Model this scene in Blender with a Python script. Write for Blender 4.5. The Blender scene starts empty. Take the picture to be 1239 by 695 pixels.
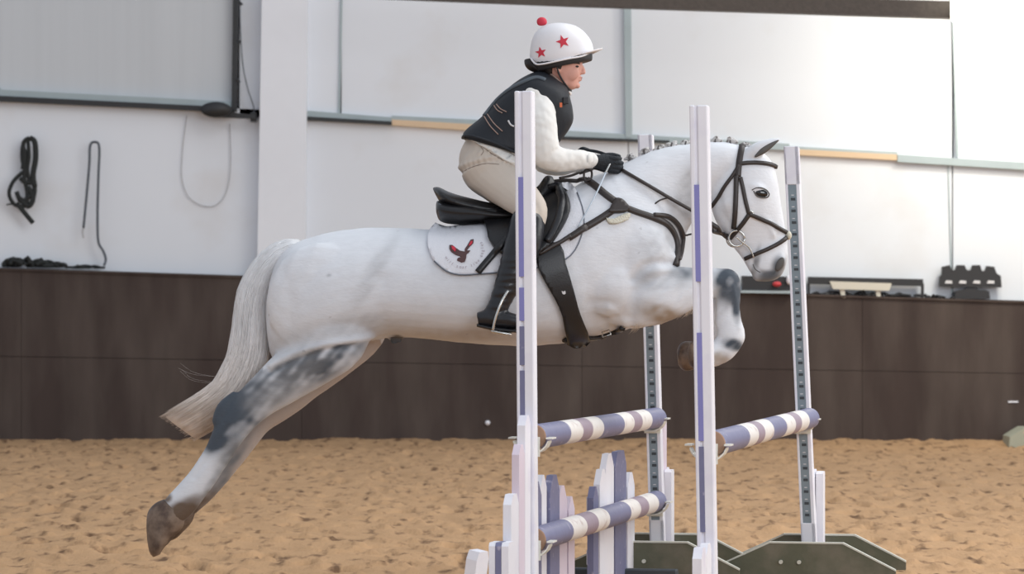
import bpy, bmesh, math, random
import numpy as np
from mathutils import Vector, Matrix, noise
from mathutils.bvhtree import BVHTree
from mathutils.geometry import delaunay_2d_cdt
random.seed(7)
S = bpy.context.scene
COL = S.collection
# ------------------------------------------------------------------ camera, light, exposure
F = 4050.0; CX = 619.5; HY = 365.0; H = 1.21; Y0 = 13.5
cam = bpy.data.cameras.new('camera'); camo = bpy.data.objects.new('camera', cam); COL.objects.link(camo)
camo.location = (0, 0, H); camo.rotation_euler = (math.pi/2, 0, 0)
cam.sensor_width = 36; cam.lens = F/1239*36; cam.shift_y = (HY-347.5)/1239
cam.clip_end = 200
cam.dof.use_dof = True; cam.dof.focus_distance = 13.35; cam.dof.aperture_fstop = 6.5
S.camera = camo
w = bpy.data.worlds.new('world'); S.world = w; w.use_nodes = True
bg = w.node_tree.nodes['Background']; bg.inputs[0].default_value = (0.84, 0.90, 1.0, 1); bg.inputs[1].default_value = 0.62
def area(name, loc, target, sx, sy, e, col=(1,1,1)):
    l = bpy.data.lights.new(name, 'AREA'); l.shape = 'RECTANGLE'; l.size = sx; l.size_y = sy; l.energy = e; l.color = col
    o = bpy.data.objects.new(name, l); COL.objects.link(o); o.location = loc
    o.rotation_euler = (Vector(target)-Vector(loc)).to_track_quat('-Z', 'Y').to_euler(); return o
area('roof_skylight', (8.0, 15, 7.2), (1.6, 16, 0), 8, 14, 1050, (1.0, 0.985, 0.955))
area('front_fill', (4.5, 2.0, 4.6), (0.8, 14, 1.2), 6, 4, 400, (0.93, 0.96, 1.0))  # added fill brightening the near side of the pony, no such opening known
sp = bpy.data.lights.new('glare_spot', 'SPOT'); sp.energy = 330; sp.spot_size = math.radians(120); sp.spot_blend = 1; sp.shadow_soft_size = .4; sp.color = (1, .93, .78)  # added unseen spot that bleaches the wall corner to imitate glare
spo = bpy.data.objects.new('glare_spot', sp); COL.objects.link(spo); spo.location = (4.75, 26.6, 4.3)
spo.rotation_euler = (Vector((4.6, 28.7, 3.0))-spo.location).to_track_quat('-Z', 'Y').to_euler()
S.view_settings.view_transform = 'Standard'; S.view_settings.look = 'None'
S.view_settings.exposure = 0.0; S.view_settings.gamma = 1; S.view_settings.use_curve_mapping = False

# ------------------------------------------------------------------ helpers
def P(px, py, Y):
    return Vector(((px-CX)*Y/F, Y, H+(HY-py)*Y/F))
def HP(px, py, dy=0.0):                       # horse plane: 300 px to the metre
    return Vector(((px-CX)/300.0, Y0+dy, H+(HY-py)/300.0))
def mat(name, col, rough=.6, metal=0, bump=0, bscale=60, var=0, vscale=8, spec=.4, emis=None, attr=None, stretch=(1,1,1), col2=None, c2lo=.45, c2hi=.65, c2scale=3, sheen=0):
    m = bpy.data.materials.new(name); m.use_nodes = True; nt = m.node_tree; b = nt.nodes['Principled BSDF']
    b.inputs['Roughness'].default_value = rough; b.inputs['Metallic'].default_value = metal
    b.inputs['Specular IOR Level'].default_value = spec
    if sheen: b.inputs['Sheen Weight'].default_value = sheen
    L = nt.links.new; N = nt.nodes.new
    tc = N('ShaderNodeTexCoord'); mp = N('ShaderNodeMapping'); mp.inputs['Scale'].default_value = stretch; L(tc.outputs['Object'], mp.inputs[0])
    if attr:
        a = N('ShaderNodeAttribute'); a.attribute_name = attr; src = a.outputs['Color']
    else:
        r = N('ShaderNodeRGB'); r.outputs[0].default_value = (*col, 1); src = r.outputs[0]
    if col2:
        n = N('ShaderNodeTexNoise'); n.inputs['Scale'].default_value = c2scale; n.inputs['Detail'].default_value = 6; L(mp.outputs[0], n.inputs[0])
        cr = N('ShaderNodeMapRange'); cr.inputs[1].default_value = c2lo; cr.inputs[2].default_value = c2hi; L(n.outputs[0], cr.inputs[0])
        mx = N('ShaderNodeMix'); mx.data_type = 'RGBA'; L(cr.outputs[0], mx.inputs[0]); L(src, mx.inputs[6]); mx.inputs[7].default_value = (*col2, 1); src = mx.outputs[2]
    if var:
        n = N('ShaderNodeTexNoise'); n.inputs['Scale'].default_value = vscale; n.inputs['Detail'].default_value = 5; L(mp.outputs[0], n.inputs[0])
        cr = N('ShaderNodeMapRange'); cr.inputs[3].default_value = 1-var; cr.inputs[4].default_value = 1+var; L(n.outputs[0], cr.inputs[0])
        mx = N('ShaderNodeVectorMath'); mx.operation = 'SCALE'; L(src, mx.inputs[0]); L(cr.outputs[0], mx.inputs['Scale']); src = mx.outputs[0]
    L(src, b.inputs['Base Color'])
    if bump:
        n = N('ShaderNodeTexNoise'); n.inputs['Scale'].default_value = bscale; n.inputs['Detail'].default_value = 6; L(mp.outputs[0], n.inputs[0])
        bp = N('ShaderNodeBump'); bp.inputs['Strength'].default_value = bump; bp.inputs['Distance'].default_value = .01; L(n.outputs[0], bp.inputs['Height']); L(bp.outputs[0], b.inputs['Normal'])
    if emis:
        b.inputs['Emission Color'].default_value = (*emis[0], 1); b.inputs['Emission Strength'].default_value = emis[1]
    return m
def tag(o, label=None, cat=None, group=None, kind=None):
    if label: o['label'] = label
    if cat: o['category'] = cat
    if group: o['group'] = group
    if kind: o['kind'] = kind
    return o
def empty(name, loc, label=None, cat=None, group=None, kind=None):
    o = bpy.data.objects.new(name, None); COL.objects.link(o); o.location = loc; o.empty_display_size = .1
    return tag(o, label, cat, group, kind)
WL = {}
def wloc(o):
    v = Vector((0, 0, 0))
    while o is not None: v += o.location; o = o.parent
    return v
def obj(name, vf, m, parent=None, smooth=True, origin=None):
    """vf = (verts in world space, faces) -> one mesh object; a list of two makes the near and the far copy"""
    if isinstance(vf, list):
        o = obj(name, vf[0], m, parent, smooth, origin); obj(name, vf[1], m, parent, smooth, origin); return o
    vs, fs = vf
    if origin is None:
        if parent is not None: c = wloc(parent)
        else:
            xs = [v[0] for v in vs]; ys = [v[1] for v in vs]; zs = [v[2] for v in vs]
            c = Vector(((min(xs)+max(xs))/2, (min(ys)+max(ys))/2, min(zs)))
    else: c = Vector(origin)
    me = bpy.data.meshes.new(name); me.from_pydata([(v[0]-c[0], v[1]-c[1], v[2]-c[2]) for v in vs], [], fs); me.update()
    bm = bmesh.new(); bm.from_mesh(me); bmesh.ops.recalc_face_normals(bm, faces=bm.faces); bm.to_mesh(me); bm.free()
    ms = m if isinstance(m, (list, tuple)) else [m]
    for x in ms: me.materials.append(x)
    if smooth: me.polygons.foreach_set('use_smooth', [True]*len(me.polygons))
    o = bpy.data.objects.new(name, me); COL.objects.link(o)
    if parent is not None: o.parent = parent; o.location = c-wloc(parent)
    else: o.location = c
    return o
def join(*parts):
    if len(parts) == 1: return parts[0]
    V = []; Fc = []
    for vs, fs in parts:
        k = len(V); V += [tuple(v) for v in vs]; Fc += [tuple(i+k for i in f) for f in fs]
    return V, Fc
def mirror(vf, y=Y0):
    return [(v[0], 2*y-v[1], v[2]) for v in vf[0]], [tuple(reversed(f)) for f in vf[1]]
def catmull(st, sub):
    a = np.array(st, float); n = len(a); out = []
    for i in range(n-1):
        p0 = a[max(i-1, 0)]; p1 = a[i]; p2 = a[i+1]; p3 = a[min(i+2, n-1)]
        for k in range(sub):
            t = k/sub
            out.append(.5*((2*p1)+(-p0+p2)*t+(2*p0-5*p1+4*p2-p3)*t*t+(-p0+3*p1-3*p2+p3)*t**3))
    out.append(a[-1]); return out
def loft(st, n=20, sub=4, egg=0.0, sq=1.0):
    """stations (ax, ay, bx, by, half width m, dy m): rings spanning silhouette point A to B"""
    st = [tuple(s)+(0.0,)*(6-len(s)) for s in st]
    V = []; Fc = []; R = catmull(st, sub) if sub > 1 else st
    for s in R:
        A = HP(s[0], s[1], s[5]); B = HP(s[2], s[3], s[5]); C = (A+B)/2; U = (A-B)/2
        for k in range(n):
            t = 2*math.pi*k/n; c = math.cos(t); q = math.sin(t)
            q = math.copysign(abs(q)**sq, q); c2 = math.copysign(abs(c)**sq, c)
            p = C+U*c2+Vector((0, q*max(s[4], .001)*(1-egg*c), 0)); V.append(tuple(p))
    m = len(R)
    for i in range(m-1):
        for k in range(n):
            a = i*n+k; b = i*n+(k+1) % n; Fc.append((a, b, b+n, a+n))
    for i0, rev in ((0, False), ((m-1)*n, True)):
        c = np.mean(np.array(V[i0:i0+n]), axis=0); V.append(tuple(c)); ci = len(V)-1
        for k in range(n):
            f = (i0+k, ci, i0+(k+1) % n); Fc.append(f if not rev else f[::-1])
    return V, Fc
def chain(st, n=16, sub=4, round_ends=True):
    """stations (x, y, r px, half width m, dy m) swept limb in the horse plane"""
    st = [tuple(s) for s in st]; a = np.array(catmull(st, sub)); out = []
    T = np.gradient(a[:, :2], axis=0); T /= np.linalg.norm(T, axis=1)[:, None]+1e-9
    N = np.stack([T[:, 1], -T[:, 0]], 1)
    L = []
    def ring(x, y, nx, ny, r, w_, dy): L.append((x+nx*r, y+ny*r, x-nx*r, y-ny*r, w_, dy))
    if round_ends:
        x, y, r, w_, dy = a[0]
        for k in (.98, .8, .45): ring(x-T[0, 0]*r*k, y-T[0, 1]*r*k, N[0, 0], N[0, 1], r*math.sqrt(1-k*k), w_*math.sqrt(1-k*k), dy)
    for i in range(len(a)): ring(a[i, 0], a[i, 1], N[i, 0], N[i, 1], a[i, 2], a[i, 3], a[i, 4])
    if round_ends:
        x, y, r, w_, dy = a[-1]
        for k in (.45, .8, .98): ring(x+T[-1, 0]*r*k, y+T[-1, 1]*r*k, N[-1, 0], N[-1, 1], r*math.sqrt(1-k*k), w_*math.sqrt(1-k*k), dy)
    return loft(L, n=n, sub=1)
def ell(x, y, rx, ry, w_, dy=0, rot=0, n=16):
    V = []; Fc = []; c = HP(x, y, dy); m = n//2; ca = math.cos(math.radians(rot)); sa = math.sin(math.radians(rot))
    for i in range(1, m):
        t = math.pi*i/m
        for k in range(n):
            p = 2*math.pi*k/n; a = math.cos(t)*rx/300; b = math.sin(t)*math.cos(p)*ry/300; d = math.sin(t)*math.sin(p)*w_
            V.append((c.x+a*ca-b*sa, c.y+d, c.z+a*sa+b*ca))
    for i in range(m-2):
        for k in range(n): Fc.append((i*n+k, i*n+(k+1) % n, (i+1)*n+(k+1) % n, (i+1)*n+k))
    V.append((c.x+rx/300*ca, c.y, c.z+rx/300*sa)); V.append((c.x-rx/300*ca, c.y, c.z-rx/300*sa))
    for k in range(n):
        Fc.append((k, len(V)-2, (k+1) % n)); Fc.append(((m-2)*n+k, (m-2)*n+(k+1) % n, len(V)-1))
    return V, Fc
def tube(pts, r, n=6, sub=4, taper=None, closed=False):
    """tube through world points"""
    a = np.array(catmull([tuple(p) for p in pts], sub)) if sub > 1 else np.array([tuple(p) for p in pts])
    m = len(a); V = []; Fc = []; prev = None
    for i in range(m):
        t = Vector(a[min(i+1, m-1)]-a[max(i-1, 0)]).normalized()
        if prev is None:
            up = Vector((0, 0, 1)) if abs(t.z) < .9 else Vector((0, 1, 0)); u = t.cross(up).normalized()
        else: u = (prev-t*prev.dot(t)).normalized()
        prev = u; v = t.cross(u); rr = r if taper is None else r*taper(i/(m-1))
        for k in range(n):
            q = 2*math.pi*k/n; V.append(tuple(Vector(a[i])+u*math.cos(q)*rr+v*math.sin(q)*rr))
    for i in range(m-1):
        for k in range(n): Fc.append((i*n+k, i*n+(k+1) % n, (i+1)*n+(k+1) % n, (i+1)*n+k))
    Fc.append(tuple(range(n))[::-1]); Fc.append(tuple(range((m-1)*n, m*n)))
    return V, Fc
def box(x0, x1, y0, y1, z0, z1, bev=0.0):
    if bev <= 0:
        V = [(x, y, z) for z in (z0, z1) for y in (y0, y1) for x in (x0, x1)]
        return V, [(0, 2, 3, 1), (4, 5, 7, 6), (0, 1, 5, 4), (2, 6, 7, 3), (0, 4, 6, 2), (1, 3, 7, 5)]
    bm = bmesh.new(); bmesh.ops.create_cube(bm, size=1)
    for v in bm.verts: v.co = Vector(((x0+x1)/2+v.co.x*(x1-x0), (y0+y1)/2+v.co.y*(y1-y0), (z0+z1)/2+v.co.z*(z1-z0)))
    bmesh.ops.bevel(bm, geom=bm.edges[:], offset=bev, segments=1, affect='EDGES', profile=.5)
    r = [tuple(v.co) for v in bm.verts], [tuple(v.index for v in f.verts) for f in bm.faces]; bm.free(); return r
def xf(vf, M): return [tuple(M @ Vector(v)) for v in vf[0]], vf[1]
def prism(poly, y0, y1):                      # outline in X-Z extruded in Y (world)
    n = len(poly); V = [(x, y0, z) for x, z in poly]+[(x, y1, z) for x, z in poly]
    return V, [tuple(range(n))[::-1], tuple(range(n, 2*n))]+[(i, (i+1) % n, (i+1) % n+n, i+n) for i in range(n)]
def remesh(name, vf, m, parent, voxel=.008, smooth=4, fac=.5, origin=None):
    o = obj(name, vf, m, parent, origin=origin)
    r = o.modifiers.new('r', 'REMESH'); r.mode = 'VOXEL'; r.voxel_size = voxel; r.use_smooth_shade = True
    if smooth:
        s = o.modifiers.new('s', 'SMOOTH'); s.iterations = smooth; s.factor = fac
    dg = bpy.context.evaluated_depsgraph_get(); dg.update(); e = o.evaluated_get(dg)
    me = bpy.data.meshes.new_from_object(e); old = o.data; o.modifiers.clear(); o.data = me; bpy.data.meshes.remove(old); me.name = name
    me.polygons.foreach_set('use_smooth', [True]*len(me.polygons))
    if not me.materials: me.materials.append(m)
    return o
def bvh_of(*objs):
    V = []; Fc = []
    for o in objs:
        L = wloc(o); k = len(V)
        V += [v.co+L for v in o.data.vertices]; Fc += [tuple(i+k for i in p.vertices) for p in o.data.polygons]
    return BVHTree.FromPolygons(V, Fc)
CAMP = Vector((0, 0, H))
def cast(bvh, px, py, Yd=13.3):
    d = P(px, py, 10)-CAMP; d.normalize(); loc, nrm, i, dist = bvh.ray_cast(CAMP, d, 40)
    if loc is None: return P(px, py, Yd), Vector((0, -1, 0)), False
    if nrm.dot(d) > 0: nrm = -nrm
    return loc, nrm, True
def strap(bvh, pts, wpx, off=.004, th=.004, sub=5, Yd=None, mir=False):
    a = np.array(catmull(pts, sub)); L = []; NN = []; hit = []
    for p in a:
        l, n, ok = cast(bvh, p[0], p[1]); L.append(l); NN.append(n); hit.append(ok)
    hy = [L[i].y for i in range(len(L)) if hit[i]]
    for i in range(len(L)):
        if not hit[i]:
            j = min([j for j in range(len(L)) if hit[j]] or [i], key=lambda j: abs(j-i))
            yy = Yd if Yd else (L[j].y+.02 if hit[j] else 13.4); L[i] = P(a[i][0], a[i][1], yy)
    for _ in range(2):
        ys = [l.y for l in L]; NS = NN[:]
        for i in range(1, len(L)-1):
            L[i] = P(a[i][0], a[i][1], min(ys[i], (ys[i-1]+ys[i]+ys[i+1])/3)); NN[i] = (NS[i-1]+NS[i]+NS[i+1]).normalized()
    V = []; Fc = []; m = len(L)
    for i in range(m):
        n = NN[i]; t = (L[min(i+1, m-1)]-L[max(i-1, 0)]).normalized(); n = (n-t*n.dot(t)).normalized(); s = t.cross(n)
        ww = wpx/300/2; c = L[i]+n*off
        for u, v in ((-1, 0), (-.85, 1), (.85, 1), (1, 0), (1, -1), (-1, -1)): V.append(tuple(c+s*u*ww+n*v*th))
    k = 6
    for i in range(m-1):
        for j in range(k): Fc.append((i*k+j, i*k+(j+1) % k, (i+1)*k+(j+1) % k, (i+1)*k+j))
    Fc.append(tuple(range(k))); Fc.append(tuple(range((m-1)*k, m*k)))
    r = (V, Fc)
    return [r, mirror(r)] if mir else r
def inside(p, poly):
    c = False; j = len(poly)-1
    for i in range(len(poly)):
        if (poly[i][1] > p[1]) != (poly[j][1] > p[1]) and p[0] < (poly[j][0]-poly[i][0])*(p[1]-poly[i][1])/(poly[j][1]-poly[i][1])+poly[i][0]: c = not c
        j = i
    return c
def patch(bvh, poly, off=.006, th=.006, step=5, mir=False, smooth_poly=0, qf=None):
    if smooth_poly:
        a = catmull(list(poly)+[poly[0]], smooth_poly); poly = [tuple(p) for p in a[:-1]]
    xs = [p[0] for p in poly]; ys = [p[1] for p in poly]; pts = [Vector(p) for p in poly]; nb = len(pts)
    x = min(xs)+step/2
    while x < max(xs):
        y = min(ys)+step/2
        while y < max(ys):
            if inside((x, y), poly) and min((x-q[0])**2+(y-q[1])**2 for q in poly) > (step*.35)**2: pts.append(Vector((x, y)))
            y += step
        x += step
    vs, es, fs, *_ = delaunay_2d_cdt(pts, [(i, (i+1) % nb) for i in range(nb)], [], 1, 1e-4)
    cs = [cast(bvh, v[0], v[1]) for v in vs]; ok = [i for i, c in enumerate(cs) if c[2]]
    Fr = []; Bk = []
    for i, v in enumerate(vs):
        l, n, h = cs[i]
        if not h and ok:
            j = min(ok, key=lambda j: (vs[j]-v).length); l = P(v[0], v[1], cs[j][0].y); n = cs[j][1]
        o_ = off+(qf(v[0], v[1]) if qf else 0)
        Fr.append(tuple(l+n*(o_+th))); Bk.append(tuple(l+n*off*.2))
    n = len(vs); Fc = [tuple(f) for f in fs]+[tuple(i+n for i in reversed(f)) for f in fs]
    ec = {}
    for f in fs:
        for a, b in zip(f, list(f[1:])+[f[0]]): ec[(a, b)] = 1
    for (a, b) in ec:
        if (b, a) not in ec: Fc.append((b, a, a+n, b+n))
    r = (Fr+Bk, Fc)
    return [r, mirror(r)] if mir else r

# ------------------------------------------------------------------ materials
M_sand = mat('sand', (.50, .312, .172), .95, bump=.5, bscale=12, var=.2, vscale=1.2, col2=(.17, .10, .058), c2lo=.55, c2hi=.70, c2scale=2.6, spec=.1, stretch=(4.5, 1.3, 4))  # dark flecks put the relief shade of the divots into the sand colour
M_kick = mat('brown_board', (.062, .045, .040), .7, bump=.15, bscale=20, var=.22, vscale=1.6, col2=(.105, .083, .072), c2lo=.4, c2hi=.75, c2scale=.9, spec=.2, stretch=(3.5, 1, .8))
M_sheet = mat('white_cladding', (.81, .85, .91), .55, bump=.05, bscale=5, var=.03, vscale=1.2, col2=(.75, .76, .78), c2lo=.55, c2hi=.8, c2scale=1.4)
M_curtain = mat('grey_sheeting', (.60, .63, .66), .4, bump=.1, bscale=3, var=.06, vscale=2, stretch=(6, 1, .2))
M_pil = mat('white_column', (.87, .90, .96), .6, var=.02)
M_steel = mat('galvanised_steel', (.40, .47, .49), .45, metal=.3, var=.1)
M_dark = mat('dark_metal', (.035, .037, .04), .5, var=.1)
M_tan = mat('raw_timber', (.74, .56, .38), .7, var=.08, stretch=(1, 1, 12))
M_black = mat('black_leather', (.012, .012, .014), .38, bump=.08, bscale=160, spec=.5)
M_brownl = mat('dark_brown_leather', (.035, .027, .025), .42, bump=.1, bscale=160, spec=.5)
M_boot = mat('boot_leather', (.013, .014, .018), .3, bump=.12, bscale=60, spec=.55)
M_white = mat('white_paint', (.86, .86, .92), .5, var=.04, col2=(.74, .72, .84), c2lo=.5, c2hi=.75, c2scale=6)
M_white2 = mat('cream_paint', (.80, .77, .74), .55, var=.08, col2=(.60, .52, .50), c2lo=.58, c2hi=.7, c2scale=20)
M_blue = mat('lilac_blue_paint', (.19, .195, .32), .5, var=.12, vscale=25, col2=(.45, .43, .55), c2lo=.63, c2hi=.75, c2scale=30)
M_blue2 = mat('bright_violet_paint', (.25, .25, .56), .45, var=.1)
M_purple = mat('faded_purple_paint', (.34, .27, .33), .55, var=.15, vscale=25)
M_pink = mat('pale_pink_paint', (.72, .63, .72), .55, var=.05)
M_olive = mat('olive_board', (.115, .12, .082), .6, bump=.1, var=.15, vscale=12, col2=(.17, .16, .12), c2scale=8)
M_edge = mat('worn_light_edge', (.62, .63, .56), .6, var=.1)
M_key = mat('keyhole_track_metal', (.27, .33, .37), .4, metal=.4, var=.1)
M_slot = mat('slot_dark', (.06, .07, .08), .6)
M_num = mat('number_white', (.7, .7, .72), .6)
M_cup = mat('pale_plastic', (.78, .78, .72), .4)
M_wood = mat('end_grain', (.40, .25, .17), .8, var=.2, vscale=30)
M_coat = mat('grey_coat', (.7, .7, .7), .62, attr='coat', bump=.16, bscale=110, var=.05, vscale=60, stretch=(.4, 1, 1), spec=.25, sheen=.12)
M_tail = mat('tail_hair', (.72, .68, .64), .5, var=.14, vscale=30, spec=.3, attr='coat')
M_mane = mat('mane_hair', (.55, .54, .53), .6, col2=(.17, .15, .14), c2lo=.5, c2hi=.62, c2scale=70, var=.25, vscale=80, bump=.3, bscale=120)
M_band = mat('plait_band', (.10, .09, .09), .6)
M_hoof = mat('brown_hoof', (.085, .055, .042), .5, bump=.12, bscale=40, var=.3, vscale=15, col2=(.24, .175, .13), c2lo=.45, c2hi=.65, c2scale=14)
M_eye = mat('dark_eye', (.008, .007, .007), .08, spec=.8)
M_lid = mat('grey_eyelid', (.10, .095, .09), .6)
M_lid2 = mat('pale_eyelid', (.12, .115, .11), .6)
M_pad = mat('white_quilted_pad', (.80, .81, .86), .8, bump=.25, bscale=140)
M_fleece = mat('cream_fleece', (.72, .69, .58), .95, bump=.8, bscale=150)
M_grey = mat('piping_grey', (.17, .19, .23), .6)
M_silver = mat('stainless_steel', (.62, .62, .60), .22, metal=.9)
M_bird = mat('brown_print', (.11, .06, .06), .8)
M_red = mat('red_print', (.62, .045, .075), .7)
M_letter = mat('grey_print', (.42, .36, .40), .8)
M_skin = mat('skin', (.68, .36, .29), .5, var=.08, vscale=20, spec=.35)
M_lip = mat('lip', (.50, .17, .15), .45)
M_hair = mat('dark_hair', (.018, .014, .013), .5, bump=.3, bscale=120, stretch=(1, 1, .2))
M_shirt = mat('white_shirt', (.80, .79, .76), .8, bump=.25, bscale=18, var=.03, sheen=.2)
M_vest = mat('black_vest', (.014, .017, .023), .6, bump=.15, bscale=50, spec=.4)
M_vestg = mat('grey_vest_edge', (.09, .11, .13), .6)
M_line = mat('beige_piping', (.36, .25, .21), .7)
M_breech = mat('beige_breeches', (.60, .53, .46), .85, bump=.2, bscale=22, sheen=.2)
M_crease = mat('seam_brown', (.30, .25, .21), .8)
M_silk = mat('white_silk', (.84, .83, .86), .45, bump=.12, bscale=14)
M_glove = mat('black_glove', (.012, .016, .022), .65, bump=.4, bscale=150)
M_blk = mat('matt_black_plastic', (.03, .03, .033), .5)
M_creamp = mat('cream_plastic', (.66, .63, .54), .5)
M_rope = mat('grey_blue_rope', (.12, .135, .16), .8, bump=.5, bscale=200)
M_ropeb = mat('black_webbing', (.025, .028, .028), .8, bump=.3, bscale=90)
M_cord = mat('pale_cord', (.50, .50, .52), .8)
M_glare = mat('glare_glow', (.9, .9, .85), .3, emis=((1, .95, .82), 9))  # glow imitating the glare patch
M_border = mat('dark_border', (.085, .070, .060), .6, bump=.3, bscale=60, var=.3, vscale=30)

# ------------------------------------------------------------------ floor
YW = 28.65
def build_floor():
    nx, ny = 430, 520; X0, X1, YA, YB = -5.2, 5.4, 9.6, 28.75
    V = []; Fc = []
    for j in range(ny+1):
        y = YA+(YB-YA)*j/ny
        for i in range(nx+1):
            x = X0+(X1-X0)*i/nx
            p = Vector((x, y, 0))
            z = .022*noise.noise(p*1.1)+.010*noise.noise(p*Vector((3.3, 3.3, 1)) if False else Vector((x*3.3, y*2.4, 1)))
            q = noise.noise(Vector((x*9, y*7.0, 5))); z += .006*q
            d = noise.noise(Vector((x*6.5, y*2.6, 9)))
            if d > .30: z -= min(.032, (d-.30)*.18)
            z += .006*noise.noise(Vector((x*22, y*20, 3)))
            d2 = noise.noise(Vector((x*11, y*6.5, 21)))
            if d2 > .3: z += min(.018, (d2-.3)*.12)
            e = min(1, (x-X0)/.4, (X1-x)/.4, (y-YA)/.4); z = z*max(e, 0)
            if YW-y < .5: z += .035*max(0, 1-(YW-y)/.5)*(1+.4*noise.noise(Vector((x*3, 0, 2))))-.5*z*max(0, 1-(YW-y)/.4)
            V.append((x, y, z-.006))
    for j in range(ny):
        for i in range(nx):
            a = j*(nx+1)+i; Fc.append((a, a+1, a+nx+2, a+nx+1))
    k = len(V); V += [(-16, -2, -.006), (16, -2, -.006), (16, 28.75, -.006), (-16, 28.75, -.006), (X0, YA, -.006), (X1, YA, -.006), (X1, YB, -.006), (X0, YB, -.006)]
    Fc += [(k, k+1, k+5, k+4), (k+1, k+2, k+6, k+5), (k+3, k, k+4, k+7)]
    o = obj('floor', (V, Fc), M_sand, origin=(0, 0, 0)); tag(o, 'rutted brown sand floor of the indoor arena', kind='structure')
    for p in o.data.polygons:
        if p.normal.z < 0: o.data.flip_normals(); break
build_floor()
# ------------------------------------------------------------------ back wall
wall = empty('wall_back', (0, YW, 0), 'white clad arena wall above dark brown kickboards', kind='structure')
def W(px, py, y=YW): return P(px, py, y)
def ktop(px): return 325+.0323*px+ (2 if px < 300 else 0)*0
def quadbox(c, y0, y1):                       # four px corners at depth y0, extruded back to y1
    f = [P(x, y, y0) for x, y in c]; V = [tuple(p) for p in f]+[(p.x, y1, p.z) for p in f]; n = len(c)
    return V, [tuple(range(n))[::-1], tuple(range(n, 2*n))]+[(i, (i+1) % n, (i+1) % n+n, i+n) for i in range(n)]
# kick boards, two courses of long boards (dark ledge on top)
def px_of(x, Y=YW): return CX+x*F/Y
obj('backing', box(-9, 9, YW+.30, YW+.4, -.1, 6.4), M_sheet, wall, smooth=False)
obj('board_backing', box(-9, 9, YW+.052, YW+.08, -.1, 1.15), M_kick, wall, smooth=False)
xb = -9.0
while xb < 9:
    a, b = px_of(xb+.0015), px_of(xb+2.3985)
    for lo, hi in ((0, .5215), (.5245, 1)):
        zb = lambda px: None
        top = [ktop(a), ktop(b)]; bot = 548
        c = [(a, bot+(top[0]-bot)*lo), (b, bot+(top[1]-bot)*lo), (b, bot+(top[1]-bot)*hi), (a, bot+(top[1]-bot)*hi if False else bot+(top[0]-bot)*hi)]
        obj('kick_board', quadbox(c, YW+random.uniform(0, .002), YW+.05), M_kick, wall, smooth=False)
    xb += 2.4
obj('ledge', quadbox([(-700, ktop(-700)+2), (1900, ktop(1900)+2), (1900, ktop(1900)-.5), (-700, ktop(-700)-.5)], YW-.02, YW+.3), M_kick, wall, smooth=False)
YP = YW+.16
def railL(px): return 117+.05*px
def railR(px): return 118.5+.0675*px
def sheet(a, b, ta, tb, ba, bb, m=M_sheet, y=YP, name='cladding_panel'):
    obj(name, quadbox([(a, ba), (b, bb), (b, tb), (a, ta)], y, y+.04), m, wall, smooth=False)
# lower panels
for a, b in ((-700, -262), (-260, 340)):
    sheet(a+.3, b-.3, railL(a), railL(b), ktop(a)-1, ktop(b)-1)
for a, b in ((340, 760), (760.5, 1152), (1153, 1570), (1571, 2300)):
    sheet(a+.3, b-.3, railR(a), railR(b), ktop(a)-1, ktop(b)-1)
# upper panels
for a, b in ((-700, -262), (-261, 285)):
    sheet(a, b, -320, -320, railL(a), railL(b), M_curtain if a > -300 else M_sheet)
sheet(290, 330, -320, -320, railL(290)+10, railL(330)+10)
for a, b in ((340, 412), (413, 758), (760, 1152), (1154, 1570), (1571, 2300)):
    sheet(a+.3, b-.3, -320, -320, railR(a), railR(b))
# rails and frame members
def bar(name, c, m, y0=YP-.07, y1=YP+.01): return obj(name, quadbox(c, y0, y1), m, wall, smooth=False)
bar('frame_rail', [(-300, railL(-300)-1), (283, 130), (283, 123), (-300, railL(-300)-9)], M_steel)
bar('frame_rail', [(-300, railL(-300)+6), (283, 136), (283, 130), (-300, railL(-300)-.8)], M_dark, YP-.09)
bar('frame_post', [(280, 134), (286, 134), (292, -300), (286, -300)], M_dark, YP-.10)
bar('rail_timber', [(474, 151.5), (600, 160), (600, 152), (474, 144.5)], M_tan, YP-.06)
bar('rail_timber', [(955, 187), (1086, 194), (1086, 187), (955, 180)], M_tan, YP-.06)
bar('rail', [(372, 145.5), (474, 151), (474, 147), (372, 141)], M_dark, YP-.08)
bar('rail', [(372, 141), (474, 147), (474, 142), (372, 134)], M_steel, YP-.05)
bar('rail', [(474, 144.5), (600, 152), (600, 146), (474, 140)], M_steel, YP-.05)
bar('rail', [(600, 163), (955, 182), (955, 174), (600, 153)], M_steel, YP-.06)
bar('rail', [(600, 166), (810, 173), (810, 170), (600, 162)], M_dark, YP-.08)
bar('rail', [(955, 181), (1086, 187.5), (1086, 184), (955, 177)], M_steel, YP-.05)
bar('rail', [(1086, 196), (2300, 272), (2300, 264), (1086, 187)], M_steel, YP-.07)
bar('rail_post', [(757, 166), (765, 166), (761, -300), (751, -300)], M_steel, YP-.07)
bar('rail_post', [(1157, 190), (1160, 190), (1147, -300), (1144, -300)], M_steel, YP-.04)
bar('panel_joint', [(409, 140), (411.5, 140), (420, -300), (417, -300)], M_steel, YP-.02)
bar('panel_joint', [(1151, 355), (1152.5, 355), (1148, 196), (1146.5, 196)], M_steel, YP-.01)
bar('panel_joint', [(-2, 105), (14, 118), (11, 120), (-6, 108)], M_steel, YP-.05)
o = obj('trim_1', quadbox([(311, 336), (369, 338), (374, -300), (322, -300)], YW-.03, YW+.2), M_pil, smooth=False); tag(o, 'white column standing proud of the wall left of the rider', kind='structure')
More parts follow.
